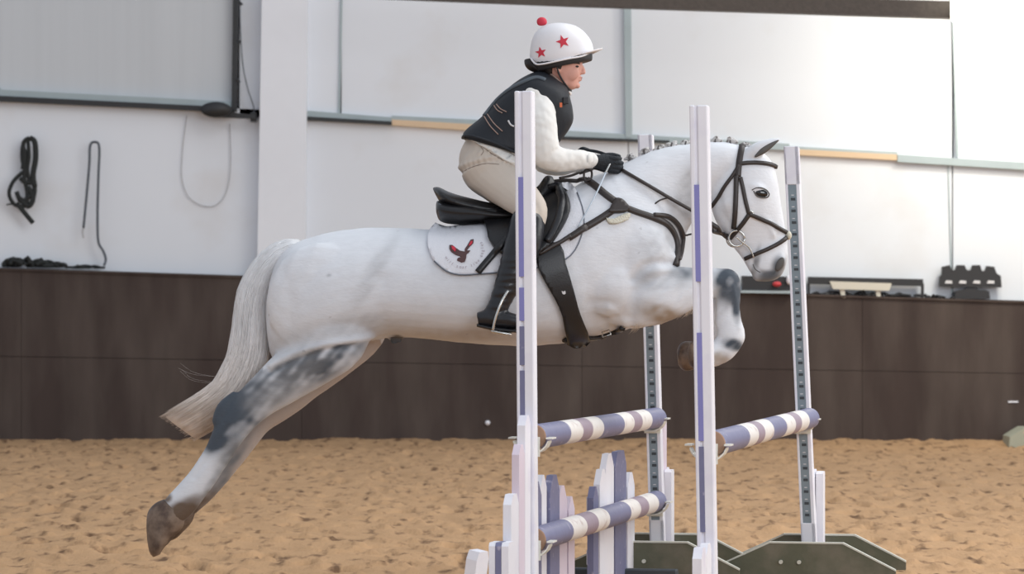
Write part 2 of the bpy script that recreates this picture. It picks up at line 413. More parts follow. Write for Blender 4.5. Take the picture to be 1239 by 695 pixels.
# dark print border built as a solid strip, and the added glare panel
o = obj('trim_2', quadbox([(380, -6), (700, 7), (1145, 21.5), (1700, 44), (1700, 6), (1220, 3), (900, -6), (380, -30)], 26.2, 26.35), M_border, smooth=False); tag(o, 'dark sloping print border across the top of the picture, built as a strip', kind='structure')
glare = empty('glare_panel', P(1200, 24, 26.0), 'warm white glare at the top right corner, added as a glowing panel', 'light')
obj('glare_back', xf(box(-.30, .60, -.02, .10, -.05, .08, .02), Matrix.Translation(P(1200, 15, 26.0))), M_dark, glare, smooth=False)
obj('lens', xf(box(-.32, .70, -.045, -.015, -.085, .16, .03), Matrix.Translation(P(1200, 15, 26.0))), M_glare, glare, smooth=False)  # glowing face made up to stand for the glare, no real fitting
l = bpy.data.lights.new('glare_point', 'POINT'); l.energy = 60; l.color = (1, .92, .75); l.shadow_soft_size = .1  # added point source spreading the imitated glare onto the wall
lo = bpy.data.objects.new('glare_point', l); COL.objects.link(lo); lo.location = P(1205, 38, 26.6)

# ------------------------------------------------------------------ things on and along the wall
YT = YW+.06
def wt(pts, r, y=YT, n=6, sub=4): return tube([P(p[0], p[1], (p[2] if len(p) > 2 else y)) for p in pts], r, n=n, sub=sub)
hal = empty('halter', P(30, 270, YT), 'black webbing halter hanging at the far left of the white wall', 'halter')
obj('headstrap', join(wt([(36, 167), (29, 172), (27, 190), (30, 208), (28, 222)], .020), wt([(36, 167), (42, 172), (43, 192), (40, 212), (42, 226)], .026), wt([(34, 170), (35, 190), (33, 205), (36, 222)], .016), wt([(27, 178), (30, 186), (28, 205)], .024)), M_ropeb, hal)
obj('noseband', join(wt([(28, 208), (16, 220), (11, 235), (18, 248), (30, 250)], .018), wt([(40, 212), (42, 230), (37, 248), (28, 246)], .020), wt([(28, 214), (33, 232), (32, 250)], .018), wt([(24, 216), (36, 222), (41, 214)], .02), wt([(34, 226), (40, 240), (34, 250), (24, 240)], .024), wt([(20, 232), (26, 244), (38, 236)], .02)), M_ropeb, hal)
obj('lead_end', wt([(20, 246), (30, 258), (40, 270)], .022), M_ropeb, hal)
obj('buckle', wt([(8, 248), (14, 247), (22, 248)], .008), M_dark, hal)
o = obj('lead_rope', wt([(101, 276), (104, 245), (108, 200), (109, 177), (114, 172), (120, 178), (119, 215), (118, 260), (119, 292), (125, 304), (128, 314), (126, 321, YW+.03)], .011, n=8, sub=6), M_rope); tag(o, 'grey rope looped over a hook, its long end reaching the ledge', 'rope')
obj('snap_hook', wt([(101, 276), (100, 281), (101, 288)], .008), M_cord, o)
o = obj('wall_cable', wt([(226, 140), (221, 180), (220, 215), (228, 238), (245, 249), (262, 248), (274, 232), (279, 200), (278, 150)], .004, y=YP-.02, sub=6), M_cord); tag(o, 'thin pale cable hanging in a loop on the white wall', 'cable')
def heap(seed, x0, x1, y0, hpx, n, r, m, name, label, cat):
    rnd = random.Random(seed); parts = []
    for i in range(n):
        a = rnd.uniform(x0, x1); b = a+rnd.uniform(-25, 25); b = min(max(b, x0), x1); t = 1-abs((a-x0)/(x1-x0)-.38)*1.5
        hh = hpx*max(t, .15)*rnd.random()
        parts.append(wt([(a, y0-hh*.3, YW+rnd.uniform(.0, .12)), ((a+b)/2, y0-hh, YW+rnd.uniform(0, .12)), (b, y0-hh*.2, YW+rnd.uniform(0, .12))], r))
    o = obj(name, join(*parts), m); tag(o, label, cat); return o
heap(3, 4, 80, 322, 12, 46, .016, M_ropeb, 'rope_heap', 'heap of black webbing lying on the left end of the ledge', 'webbing')
heap(5, 80, 126, 324, 4, 12, .011, M_ropeb, 'webbing_strap', 'flat black strap trailing along the ledge from the heap', 'strap')
pu = empty('pulley', P(262, 145, YP-.1), 'dark winch at the lower corner of the grey wall panel', 'winch')
obj('drum', xf(tube([(0, -.07, 0), (0, .07, 0)], .105, n=18, sub=1), Matrix.Translation(P(262, 133, YP-.20)) @ Matrix.Diagonal((1.25, 1, .62, 1))), M_dark, pu)
obj('bracket', join(quadbox([(262, 142), (309, 144), (309, 139), (262, 134)], YP-.16, YP-.13), quadbox([(303, 147), (310, 147), (310, 136), (303, 136)], YP-.13, YP-.02)), M_dark, pu, smooth=False)
o = obj('pull_cord', wt([(290, 0), (291, 40), (294, 80), (300, 108), (307, 130), (306, 141)], .005, y=YP-.11), M_rope); tag(o, 'thin cord running down beside the dark frame post', 'cord')
for q_ in ([(289, 2), (293, 6)], [(288, 48), (291, 52)], [(287, 95), (290, 100)]): obj('knot', wt(q_, .013, y=YP-.11), M_dark, o)
# right hand side of the ledge
def lz(px): return ktop(px)-2.5
rk = empty('jump_cup_rail', P(1046, 358, YW+.1), 'long black rail on short legs holding a cream trough, on the ledge', 'rail')
def yb(c, y0, y1): return quadbox(c, y0, y1)
obj('top_rail', yb([(978, 344), (1117, 346.5), (1117, 338), (978, 335)], YW+.02, YW+.10), M_blk, rk, smooth=False)
obj('trough', yb([(1008, 350), (1076, 352), (1079, 343), (1004, 340.5)], YW-.02, YW+.06), M_creamp, rk, smooth=False)
for x in (1020, 1063): obj('trough_leg', yb([(x-2, 360), (x+3, 361), (x+2, 350), (x-4, 350)], YW-.0, YW+.04), M_creamp, rk, smooth=False)
for x in (978.5, 1116.5): obj('leg', yb([(x-1.5, 357+(x-978)*.03), (x+1.5, 357+(x-978)*.03), (x+1.5, 343), (x-1.5, 343)], YW+.03, YW+.08), M_blk, rk, smooth=False)
cl = heap(11, 980, 1120, 358, 7, 40, .012, M_blk, 'cable_clutter', 'low tangle of black straps lying along the ledge under the rail', 'straps')
br = empty('rake_head', P(1174, 362, YW+.1), 'black four-toothed plastic fork head lying at the right of the ledge', 'tool')
tooth = []
prof = [(1137, 347), (1137, 335), (1140, 333), (1140, 323), (1149, 321), (1152, 327), (1156, 327), (1158, 321), (1167, 321), (1170, 327), (1175, 327), (1177, 321), (1186, 321), (1188, 328), (1192, 328), (1194, 322), (1203, 323), (1206, 331), (1211, 334), (1212, 348)]
ph = [(p.x, p.z) for p in [P(a, b, YW+.04) for a, b in prof]]
obj('body', prism(ph, YW+.04, YW+.10), M_blk, br, smooth=False)
for x in (1148, 1165, 1182, 1199):
    obj('slot', yb([(x-5, 343), (x+4, 343.5), (x+4, 340), (x-3, 339.5)], YW+.03, YW+.045), M_num, br, smooth=False)
obj('foot', join(yb([(1155, 362), (1198, 362), (1197, 353), (1192, 351), (1165, 350.5), (1156, 353)], YW+.02, YW+.13), yb([(1166, 352), (1185, 352), (1180, 346), (1171, 346)], YW+.05, YW+.09)), M_blk, br, smooth=False)
o = heap(13, 1120, 1158, 361, 5, 12, .011, M_blk, 'strap_coil', 'small coil of black strap beside the fork head', 'strap')
tr = empty('tray', P(926, 354, YW+.1), 'black tray of odds and ends on the ledge behind the muzzle', 'tray')
obj('tub', yb([(899, 352), (957, 352), (958, 335), (898, 334)], YW-.06, YW+.10), M_blk, tr, smooth=False)
obj('edge_strip', yb([(896, 354.5), (960, 355.5), (960, 352.5), (896, 351.5)], YW-.09, YW-.02), M_steel, tr, smooth=False)
def sph(px, py, y, rx, rz):
    v, f = ell(0, 0, 1, 1, 1/300., 0); c = HP(0, 0, 0); q = P(px, py, y)
    return [((a[0]-c.x)*300*rx+q.x, (a[1]-c.y)*300*rx+q.y, (a[2]-c.z)*300*rz+q.z) for a in v], f
o = obj('red_pot', sph(940, 344, YW-.10, .038, .024), mat('red_plastic', (.6, .06, .07), .4)); tag(o, 'small red lump in front of the black tray behind the muzzle', 'pot')
o = obj('white_cloth', sph(955, 339, YW-.10, .025, .04), M_white); tag(o, 'small white cloth on the end of the black tray', 'cloth')
o = obj('foam_block', quadbox([(1221, 542), (1262, 542), (1262, 518), (1240, 518), (1222, 529)], YW-.5, YW-.1), mat('pale_green_block', (.42, .43, .34), .8, var=.1), smooth=False); tag(o, 'pale green wedge on the sand at the foot of the wall, right edge', 'block')
o = obj('wall_bolt', sph(590, 512, YW-.015, .022, .022), M_white); tag(o, 'small round white disc on the brown kickboard left of the jump', 'disc')
o = obj('wall_clip', quadbox([(1220, 487.5), (1232, 487.5), (1232, 485.5), (1220, 485.5)], YW-.01, YW+.01), M_white, smooth=False); tag(o, 'short white strip on the brown kickboard near the right edge', 'strip')

# ------------------------------------------------------------------ the jump
PF = dict(X0=(652-CX)/334, Y0=F/334, X1=(797-CX)/271, Y1=F/271)
def line(px0, s0, px1, s1):
    a = Vector(((px0-CX)/s0, F/s0, 0)); b = Vector(((px1-CX)/s1, F/s1, 0)); return a, b
FA, FB = line(640, 334, 797, 271)
BA, BB = line(858, 344, 981, 272)
def frame_at(base, d):                        # local x across (image plane), y along pole, z up
    d = d.normalized(); s = Vector((d.y, -d.x, 0)); return Matrix((( s.x, d.x, 0, base.x), (s.y, d.y, 0, base.y), (0, 0, 1, 0), (0, 0, 0, 1)))
def picket(x0, x1, y0, y1, h, tip=.035):
    """plank standing in the local y-z plane, thickness along x, clipped top corners"""
    c = min(tip, (y1-y0)*.4); poly = [(y0, 0), (y1, 0), (y1, h-c), (y1-c, h), (y0+c, h), (y0, h-c)]
    n = 6; V = [(x0, y, z) for y, z in poly]+[(x1, y, z) for y, z in poly]
    return V, [tuple(range(n)), tuple(range(n, 2*n))[::-1]]+[((i+1) % n, i, i+n, (i+1) % n+n) for i in range(n)]
def stand(base, d, toward, top, lean, label, ncol, planks, post_w=.064, fl=.40, fs=.26, track=True, strip=None, white_to=None):
    """toward = +1 when the pole leaves the stand away from the camera (near stands), -1 for far stands"""
    t = empty('jump_stand', base, label, 'jump stand', 'white jump stands of the spread fence')
    Mx = frame_at(base, d)
    Ml = Mx @ Matrix.Shear('XY', 4, (lean, 0)) if False else Mx @ Matrix(((1, 0, lean, 0), (0, 1, 0, 0), (0, 0, 1, 0), (0, 0, 0, 1)))
    h = post_w/2
    fin = -toward                               # wing on the far side of the post from the pole
    if track:                                   # post shown as two cheeks with a metal track between
        obj('post', xf(join(box(-h, h, -h*.4, h, 0, top, .004), box(-h, -h+.010, -h, -h*.35, 0, top, .002), box(h-.016, h, -h, -h*.35, 0, top, .002),
                            box(-h, h, -h, -h*.35, top-track[0], top, .002), box(-h, h, -h, -h*.35, 0, track[1], .002)), Ml), M_white, t, smooth=False)
        tk = obj('key_track', xf(box(-h+.010, h-.016, -h*.85, -h*.3, track[1], top-track[0]), Ml), M_key, t, smooth=False)
        z = track[1]+.03; sl = []; nm = []
        while z < top-track[0]-.03:
            sl.append(box(-.011, .009, -h*.9, -h*.8, z, z+.012)); nm.append(box(-.008, .004, -h*.92, -h*.8, z+.022, z+.026)); z += .052
        obj('keyhole', xf(join(*sl), Ml), M_slot, tk, smooth=False)['kind'] = 'stuff'
        obj('height_mark', xf(join(*nm), Ml), M_num, tk, smooth=False)['kind'] = 'stuff'
    else:
        obj('post', xf(join(box(-h*.15, h, -h, h, 0, top, .004), box(-h, -h*.45, -h, h, 0, top, .004), box(-h*.5, -h*.1, -h*.7, h, 0, top-.0005)), Ml), M_white, t, smooth=False)
        for z0, z1, m in strip:
            obj('paint_strip', xf(box(-h*.62, -h*.05, -h*1.01, -h*.9, z0, z1), Ml), m, t, smooth=False)
    y = h+.004
    for (wd, hh, m) in planks:
        a, b = (y, y+wd) if fin > 0 else (-y-wd, -y)
        obj('wing_plank', xf(picket(-.016+random.uniform(-.004, .004), .014, a, b, hh), Mx), m, t, smooth=False); y += wd+.006
    if planks and len(planks) > 1:
        a, b = (h, y) if fin > 0 else (-y, -h)
        obj('wing_rail', xf(join(box(-.040, -.020, a, b, .16, .24)), Mx), M_white, t, smooth=False)
    # feet: two trapezoid boards clamping the post
    obj('foot_block', xf(box(-.05, .05, -fs+.012, -h, .01, .10), Mx), M_olive, t, smooth=False)
    obj('foot_block', xf(box(-.05, .05, h, fs-.012, .01, .10), Mx), M_olive, t, smooth=False)
    for s in (-1, 1):
        ya, yb_ = s*fs-.012, s*fs+.012
        pl = [(-fl, .0), (fl, .0), (fl, .035), (.17, .150), (-.15, .150), (-fl, .035)]
        V = [(x, ya, z) for x, z in pl]+[(x, yb_, z) for x, z in pl]; n = 6
        fb = obj('foot_board', xf((V, [tuple(range(n)), tuple(range(n, 2*n))[::-1]]+[((i+1) % n, i, i+n, (i+1) % n+n) for i in range(n)]), Mx), M_olive, t, smooth=False)
        pl2 = [(fl, .036), (.17, .151), (-.15, .151), (-fl, .036), (-fl, .043), (-.152, .158), (.172, .158), (fl, .043)]
        V = [(x, ya-.002, z) for x, z in pl2]+[(x, yb_+.002, z) for x, z in pl2]; n = 8
        obj('worn_edge', xf((V, [(0, 1, 6, 7), (1, 2, 5, 6), (2, 3, 4, 5), (8, 15, 14, 9), (9, 14, 13, 10), (10, 13, 12, 11)]+[((i+1) % n, i, i+n, (i+1) % n+n) for i in range(n)]), Mx), M_edge, fb, smooth=False)
        bl = [xf(tube([(x, 0, 0), (x, -.012, 0)], .009, n=8, sub=1), Matrix.Translation((0, ya, .07))) for x in (-.10, -.02)]
        for b_ in bl: obj('bolt', xf(b_, Mx), M_edge, fb, smooth=False)
    return t, Mx, Ml
dF = FB-FA; dB = BB-BA
V2 = M_blue2
nearF, MnF, MlnF = stand(FA, dF, 1, 1.972, -.008, 'tall white stand nearest the camera, in front of the rider, with lilac strip', 0,
    [(.10, .80, M_white), (.10, .70, M_pink), (.13, .53, M_white)], track=None, fl=.30, fs=.11,
    strip=[(1.30, 1.66, M_blue2), (1.14, 1.26, M_blue2), (.98, 1.12, M_blue), (.52, .96, M_blue)])
farF, MfF, MlfF = stand(FB, dF, -1, 1.955, -.03, 'white stand behind the pony chest, slotted track, at far end of the stacked poles', 0,
    [(.10, .70, M_pink), (.10, .46, M_white), (.10, .44, M_white)], track=(.26, .235))
nearB, MnB, MlnB = stand(BA, dB, 1, 1.90, -.018, 'white stand in front of the pony neck, at near end of the single pole', 0,
    [(.12, .365, M_white), (.12, .36, M_white)], track=None, fl=.28, fs=.16, strip=[(1.28, 1.62, M_blue2), (.72, 1.10, M_blue2), (.40, .70, M_blue)])
farB, MfB, MlfB = stand(BB, dB, -1, 1.90, -.045, 'white stand right of the pony muzzle, slotted grey track, far end of single pole', 0,
    [(.10, .46, M_white), (.10, .44, M_white)], track=(.17, .225))
for M_, t_, h_ in ((MfF, farF, .455), (MfB, farB, .45)):
    obj('wing_block', xf(picket(.018, .050, .045, .125, h_, .01), M_), M_white, t_, smooth=False)
for xa, xb_, m_ in ((-.040, -.018, M_white), (-.017, .004, M_blue), (.005, .030, M_white)):
    obj('wing_block', xf(picket(xa, xb_, -.50, -.395, .37, .012), MnF), m_, nearF, smooth=False)
def pole(a, b, za, zb, bounds, mats, label, r=.046):
    """striped pole from a to b; bounds are the paint stops in pixels along it"""
    A = Vector((a.x, a.y, za)); B = Vector((b.x, b.y, zb)); d = (B-A)
    def u_of(px):                              # fraction along the pole at pixel column px
        k = (px-CX)/F; return (k*A.y-A.x)/(d.x-k*d.y)
    us = [0]+[min(max(u_of(x), 0), 1) for x in bounds]+[1]
    t = empty('jump_pole', (A+B)/2-Vector((0, 0, r)), label, 'pole', 'striped show jumping poles')
    n = 28; dn = d.normalized(); s = dn.cross(Vector((0, 0, 1))).normalized(); up = s.cross(dn)
    V = []; Fc = []; mi = []
    rings = []
    for i in range(len(us)-1):
        rings += [(us[i], i), (us[i+1], i)]
    for (u, i) in rings:
        for k in range(n):
            q = 2*math.pi*k/n; V.append(tuple(A+d*u+s*math.cos(q)*r+up*math.sin(q)*r))
    for i in range(len(us)-1):
        o0 = 2*i*n
        for k in range(n): Fc.append((o0+k, o0+(k+1) % n, o0+n+(k+1) % n, o0+n+k)); mi.append(i)
    uniq = []; 
    for m in mats:
        if m not in uniq: uniq.append(m)
    o = obj('pole', (V, Fc), uniq, t); o.data.polygons.foreach_set('material_index', [uniq.index(mats[i]) for i in mi])
    for j, (c, sg) in enumerate(((A, -1), (B, 1))):
        V = [tuple(c+dn*sg*.003+s*math.cos(2*math.pi*k/n)*r*.93+up*math.sin(2*math.pi*k/n)*r*.93) for k in range(n)]+[tuple(c+s*math.cos(2*math.pi*k/n)*r+up*math.sin(2*math.pi*k/n)*r) for k in range(n)]
        Fc = [tuple(range(n))]+[(k, (k+1) % n, n+(k+1) % n, n+k) for k in range(n)]
        obj('pole_end', (V, Fc), M_wood, t, smooth=False)
    return t
st9 = [M_blue, M_white2, M_purple, M_white2, M_blue, M_white2, M_purple, M_white2, M_blue]
dfn = dF.normalized(); dbn = dB.normalized()
off = Vector((dfn.y, -dfn.x, 0))*.0
pa = FA+dfn*.09+off; pb = FB-dfn*.06+off
pole(pa, pb, .715, .692, [677, 692, 704, 717.5, 743, 755, 765, 777], st9, 'blue and white striped pole, the upper one of the pair')
pole(pa, pb, .338, .322, [680, 697, 711, 725, 751, 763, 773, 785], st9, 'blue and white striped pole, the lower one of the pair')
qa = BA+dbn*.09; qb = BB-dbn*.06
pole(qa, qb, .705, .692, [893, 904, 912, 923, 939, 950, 957.5, 967], st9, 'blue and white striped single pole right of the pony, below its head')
def cup(Mx, side, z, lean, label):
    """pale plastic jump cup; side +1 pole is on local +y"""
    s = side; y0 = .039*s; L = []
    Q = []
    for k in range(9):
        q = math.pi*(.08+.84*k/8); Q.append((-.058*math.cos(q)*1.15, -.058*math.sin(q)+.012))
    ya, yb_ = y0+.012*s, y0+.085*s
    V = []; Fc = []
    for (x, zz) in Q:
        for (yy, dz) in ((ya, 0), (yb_, 0), (yb_, -.007), (ya, -.007)): V.append((x+lean*z, yy, z+zz+dz))
    for i in range(8):
        for j in range(4): Fc.append((i*4+j, i*4+(j+1) % 4, i*4+4+(j+1) % 4, i*4+4+j))
    Fc += [(0, 1, 2, 3), (32, 33, 34, 35)]
    pl = box(-.036+lean*z, .036+lean*z, min(y0, y0+.012*s), max(y0, y0+.012*s), z-.06, z+.012)
    wg = join(box(.058+lean*z, .082+lean*z, min(ya, yb_), max(ya, yb_), z+.004, z+.010), box(-.082+lean*z, -.058+lean*z, min(ya, yb_), max(ya, yb_), z+.004, z+.010))
    o = obj('jump_cup', xf(join((V, Fc), pl, wg), Mx), M_cup, smooth=False); tag(o, label, 'cup', 'pale plastic jump cups')
cup(MnF, 1, .705, -.008, 'pale cup on the nearest stand under the upper pole')
cup(MnF, 1, .328, -.008, 'pale cup on the nearest stand under the lower pole')
cup(MfF, -1, .683, -.03, 'pale cup on the stand behind the pony chest under the upper pole')
cup(MfF, -1, .313, -.03, 'pale cup on the stand behind the pony chest under the lower pole')
cup(MnB, 1, .695, -.018, 'pale cup on the stand before the neck, under the single pole')
cup(MfB, -1, .682, -.045, 'pale cup on the stand right of the muzzle, under single pole')
# stepped picket fillers
def filler(pls, label, base=None):
    sd = Vector((dfn.y, -dfn.x, 0))*-.085; A = FA+sd; d = FB-FA
    def u_of(px): k = (px-CX)/F; return (k*A.y-A.x)/(d.x-k*d.y)
    L = d.length; uu = [(u_of(a)*L, u_of(b)*L, ty, m, xo) for a, b, ty, m, xo in pls]
    mid = A+dfn*((uu[0][0]+uu[-1][1])/2); t = empty('picket_filler', (mid.x, mid.y, 0), label, 'fence panel', 'stepped picket fillers under the poles')
    Mx = frame_at(A, d)
    for (a, b, ty, m, xo) in uu:
        y = (a+b)/2; sc = F/(A.y+dfn.y*y); h = H-(ty-HY)/sc
        obj('picket', xf(picket(-.012+xo, .014+xo, a, b, h, .06), Mx), m, t, smooth=False)
    a, b = uu[0][0], uu[-1][1]
    for z_ in (.12, .34): obj('cross_rail', xf(box(-.030, -.016, a+.08, b-.02, z_, z_+.06), Mx), M_white, t, smooth=False)
    for y in ((a*.8+b*.2), (a*.2+b*.8)):
        obj('foot', xf(box(-.22, .24, y-.03, y+.03, 0, .05, .006), Mx), M_slot, t, smooth=False)
filler([(642, 651, 583, M_blue, 0), (651.5, 659, 575, M_white, -.006), (659.5, 671, 575, M_blue, .006), (671.5, 682, 588, M_pink, 0), (682.5, 690, 601, M_pink, .004)], 'stepped lilac and white picket panel beside the nearest stand')
filler([(714, 720, 589, M_blue, 0), (720.5, 729.5, 568, M_white, .004), (730, 740, 549, M_white, -.004), (740.5, 754, 546, M_blue, 0), (754.5, 763, 572, M_white, .004)], 'stepped picket panel in the middle under the poles, blue peak')
o = obj('fallen_plank', xf(picket(-.014, .014, -.10, .10, .36, .03), Matrix.Translation(((563-CX)/352, F/352, 0)) @ Matrix.Rotation(math.radians(-35), 4, 'Z') @ Matrix.Rotation(math.radians(9), 4, 'Y') @ Matrix.Diagonal((1.6, .35, 1, 1))), M_white, smooth=False)
o.data.transform(Matrix.Scale(1.0, 4)); tag(o, 'short worn white board at the bottom edge left of the jump', 'board')

# ------------------------------------------------------------------ the grey pony
pony = empty('pony', HP(560, 720), 'grey white pony stretched out jumping the poles, plaited mane, dark hocks and knee', 'pony')
body = []
# trunk: x, top, bottom, half width
tr_ = [(323, 368, 398, .05), (328, 335, 428, .13), (338, 311, 440, .18), (355, 296, 440, .225), (378, 287, 436, .25), (400, 281, 428, .262), (440, 276, 414, .262), (480, 276, 408, .258), (520, 277.5, 411, .272), (560, 273, 415, .285),
       (600, 268, 418, .290), (640, 256, 419, .285), (680, 236, 416, .268), (715, 214, 409, .245), (745, 206, 400, .225), (775, 212, 388, .205), (800, 232, 372, .175), (815, 262, 345, .13), (823, 290, 322, .06)]
body.append(loft([(x, t, x, b, w_) for x, t, b, w_ in tr_], n=36, egg=.10, sq=.92))
# neck
body.append(loft([(735, 204, 806, 356, .17), (760, 195, 815, 332, .135), (785, 184, 822, 305, .108), (815, 176, 830, 284, .090), (845, 172, 842, 262, .078), (872, 171, 856, 243, .070), (893, 175, 866, 234, .062), (903, 186, 878, 228, .05)], n=28, egg=-.25))
# head: forehead side, jaw side
body.append(loft([(898, 176, 880, 196, .045), (915, 180, 864, 224, .066), (932, 193, 860, 244, .078), (940, 214, 864, 263, .084), (944, 236, 872, 278, .080), (947, 256, 880, 289, .064), (950, 276, 888, 301, .052), (952, 292, 896, 311, .048), (953, 308, 902, 320, .050), (951, 322, 908, 330, .047), (946, 333, 916, 338, .036), (938, 339, 924, 341, .018)], n=28, egg=.08, sq=.95))
body.append(ell(881, 248, 17, 21, .082, 0))                                   # cheek
for s in (-1, 1):
    body.append(ell(913, 228, 12, 6, .012, s*.074, rot=-20))                  # brow over the eye
    body.append(ell(943, 317, 8, 9, .016, s*.036))                            # nostril rim
    body.append(chain([(905, 246, 2.4, .008, s*.080), (925, 266, 2.4, .008, s*.058), (936, 286, 2, .006, s*.048)], n=8))   # facial crest
    body.append(ell(770, 318, 46, 60, .07, s*.155, rot=25))                   # shoulder
    body.append(ell(735, 345, 38, 40, .06, s*.18, rot=0))
    body.append(ell(388, 362, 62, 70, .085, s*.160, rot=-20))                  # thigh mass
    body.append(chain([(904, 190, 8.5, .022, s*.040), (915, 182, 9, .024, s*.047), (929, 175, 6.5, .018, s*.052), (943, 168.5, 1.8, .006, s*.052)], n=10))   # ears
body.append(ell(919, 335, 9, 6, .034, 0))                                     # chin
# near fore leg, folded
def foreleg(dx, dy_, s):
    L = [chain([(748+dx, 362+dy_, 34, .085, s*.12), (786+dx, 359+dy_, 35, .080, s*.15), (815+dx, 353+dy_, 30, .066, s*.15), (840+dx, 347+dy_, 24, .056, s*.14), (862+dx, 341+dy_, 17, .046, s*.13), (877+dx, 342+dy_, 15, .044, s*.13)], n=20),
         chain([(877+dx, 341+dy_, 16.5, .046, s*.13), (879+dx, 356+dy_, 15, .041, s*.13), (878+dx, 372+dy_, 15, .036, s*.13), (879+dx, 390+dy_, 16, .036, s*.13), (882+dx, 403+dy_, 17, .040, s*.13)], n=18),
         chain([(884+dx, 407+dy_, 15.5, .040, s*.13), (875+dx, 420+dy_, 16, .034, s*.13), (863+dx, 428+dy_, 15, .040, s*.13), (855+dx, 429+dy_, 15, .042, s*.13)], n=18)]
    return L
body += foreleg(0, 0, -1); body += foreleg(-9, 3, 1)
# hind legs pushing off
def hindleg(pts_): return [chain(pts_, n=20)]
body += hindleg([(400, 385, 60, .11, -.13), (398, 412, 46, .10, -.14), (374, 438, 34, .085, -.14), (343, 461, 29, .07, -.14), (316, 482, 24, .055, -.14), (296, 502, 21, .048, -.14), (281, 522, 19.5, .045, -.14), (266, 549, 16.5, .037, -.14), (250, 574, 16, .034, -.14), (234, 595, 17.5, .038, -.14), (222, 609, 18.5, .042, -.14), (214, 618, 17, .043, -.14)])
body.append(chain([(286, 478, 6, .02, -.14), (276, 492, 10, .03, -.14), (270, 508, 10, .03, -.14)], n=12))   # point of hock
body += hindleg([(428, 375, 50, .10, .13), (425, 400, 40, .09, .14), (400, 432, 30, .075, .14), (366, 462, 25, .06, .14), (336, 490, 21, .052, .14), (309, 510, 19, .046, .14), (291, 532, 18, .043, .14), (272, 560, 16, .036, .14), (252, 585, 16, .034, .14), (235, 602, 16, .038, .14), (222, 613, 16, .042, .14)])
body.append(ell(446, 402, 16, 14, .07, .10)); body.append(ell(440, 400, 18, 14, .07, -.10))
body.append(tube([HP(486, 411, 0), HP(478, 413, 0), HP(472, 414, 0)], .014))
coat = remesh('body', join(*body), M_coat, pony, voxel=.0075, smooth=8, fac=.5)
# muscle relief and coat colour
me = coat.data; L0 = wloc(coat)
BL = [  # x, y, rx, ry, angle, strength, colour index (0 blue-grey dark, 1 mid grey, 2 tan)
 (378, 440, 60, 22, -22, .95, 0), (395, 428, 45, 15, -18, .8, 0), (330, 463, 28, 20, -40, .7, 0), (281, 497, 20, 34, 30, 1.35, 0), (268, 524, 18, 24, 30, 1.3, 0), (300, 500, 22, 34, 30, .7, 0), (320, 480, 26, 20, 0, .45, 1), (360, 455, 50, 20, -35, .5, 1),
 (282, 548, 10, 28, 33, .8, 1), (262, 588, 8, 24, 33, .7, 1), (222, 618, 26, 13, -30, 1.3, 3), (207, 600, 6, 6, 0, 1.0, 3), (248, 606, 14, 12, 0, .6, 3), (481, 412, 9, 5, 0, 3, 0), (300, 455, 22, 30, 30, .5, 0), (350, 470, 40, 12, -35, .35, 1),
 (800, 338, 34, 14, 0, .35, 1), (835, 328, 24, 10, 0, .7, 0), (880, 343, 18, 22, 0, 1.2, 0), (889, 362, 7, 26, 0, 1.0, 0), (885, 417, 14, 7, 15, 1.0, 0), (872, 366, 10, 12, 0, .3, 1),
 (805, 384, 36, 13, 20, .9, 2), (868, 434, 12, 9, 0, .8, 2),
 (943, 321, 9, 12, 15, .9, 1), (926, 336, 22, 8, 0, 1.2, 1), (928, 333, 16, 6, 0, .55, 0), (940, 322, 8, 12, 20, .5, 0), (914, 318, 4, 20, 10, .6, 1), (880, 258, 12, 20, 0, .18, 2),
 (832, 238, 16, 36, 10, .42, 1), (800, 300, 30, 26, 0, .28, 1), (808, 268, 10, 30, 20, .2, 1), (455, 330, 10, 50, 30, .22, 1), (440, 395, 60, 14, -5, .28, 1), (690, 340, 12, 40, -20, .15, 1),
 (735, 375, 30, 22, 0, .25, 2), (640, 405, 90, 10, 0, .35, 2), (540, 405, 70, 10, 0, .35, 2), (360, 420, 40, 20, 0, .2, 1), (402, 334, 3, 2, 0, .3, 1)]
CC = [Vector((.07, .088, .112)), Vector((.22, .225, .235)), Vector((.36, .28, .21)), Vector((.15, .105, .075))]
base = Vector((.77, .795, .84))
dat = np.zeros((len(me.vertices), 4), np.float32)
disp = []
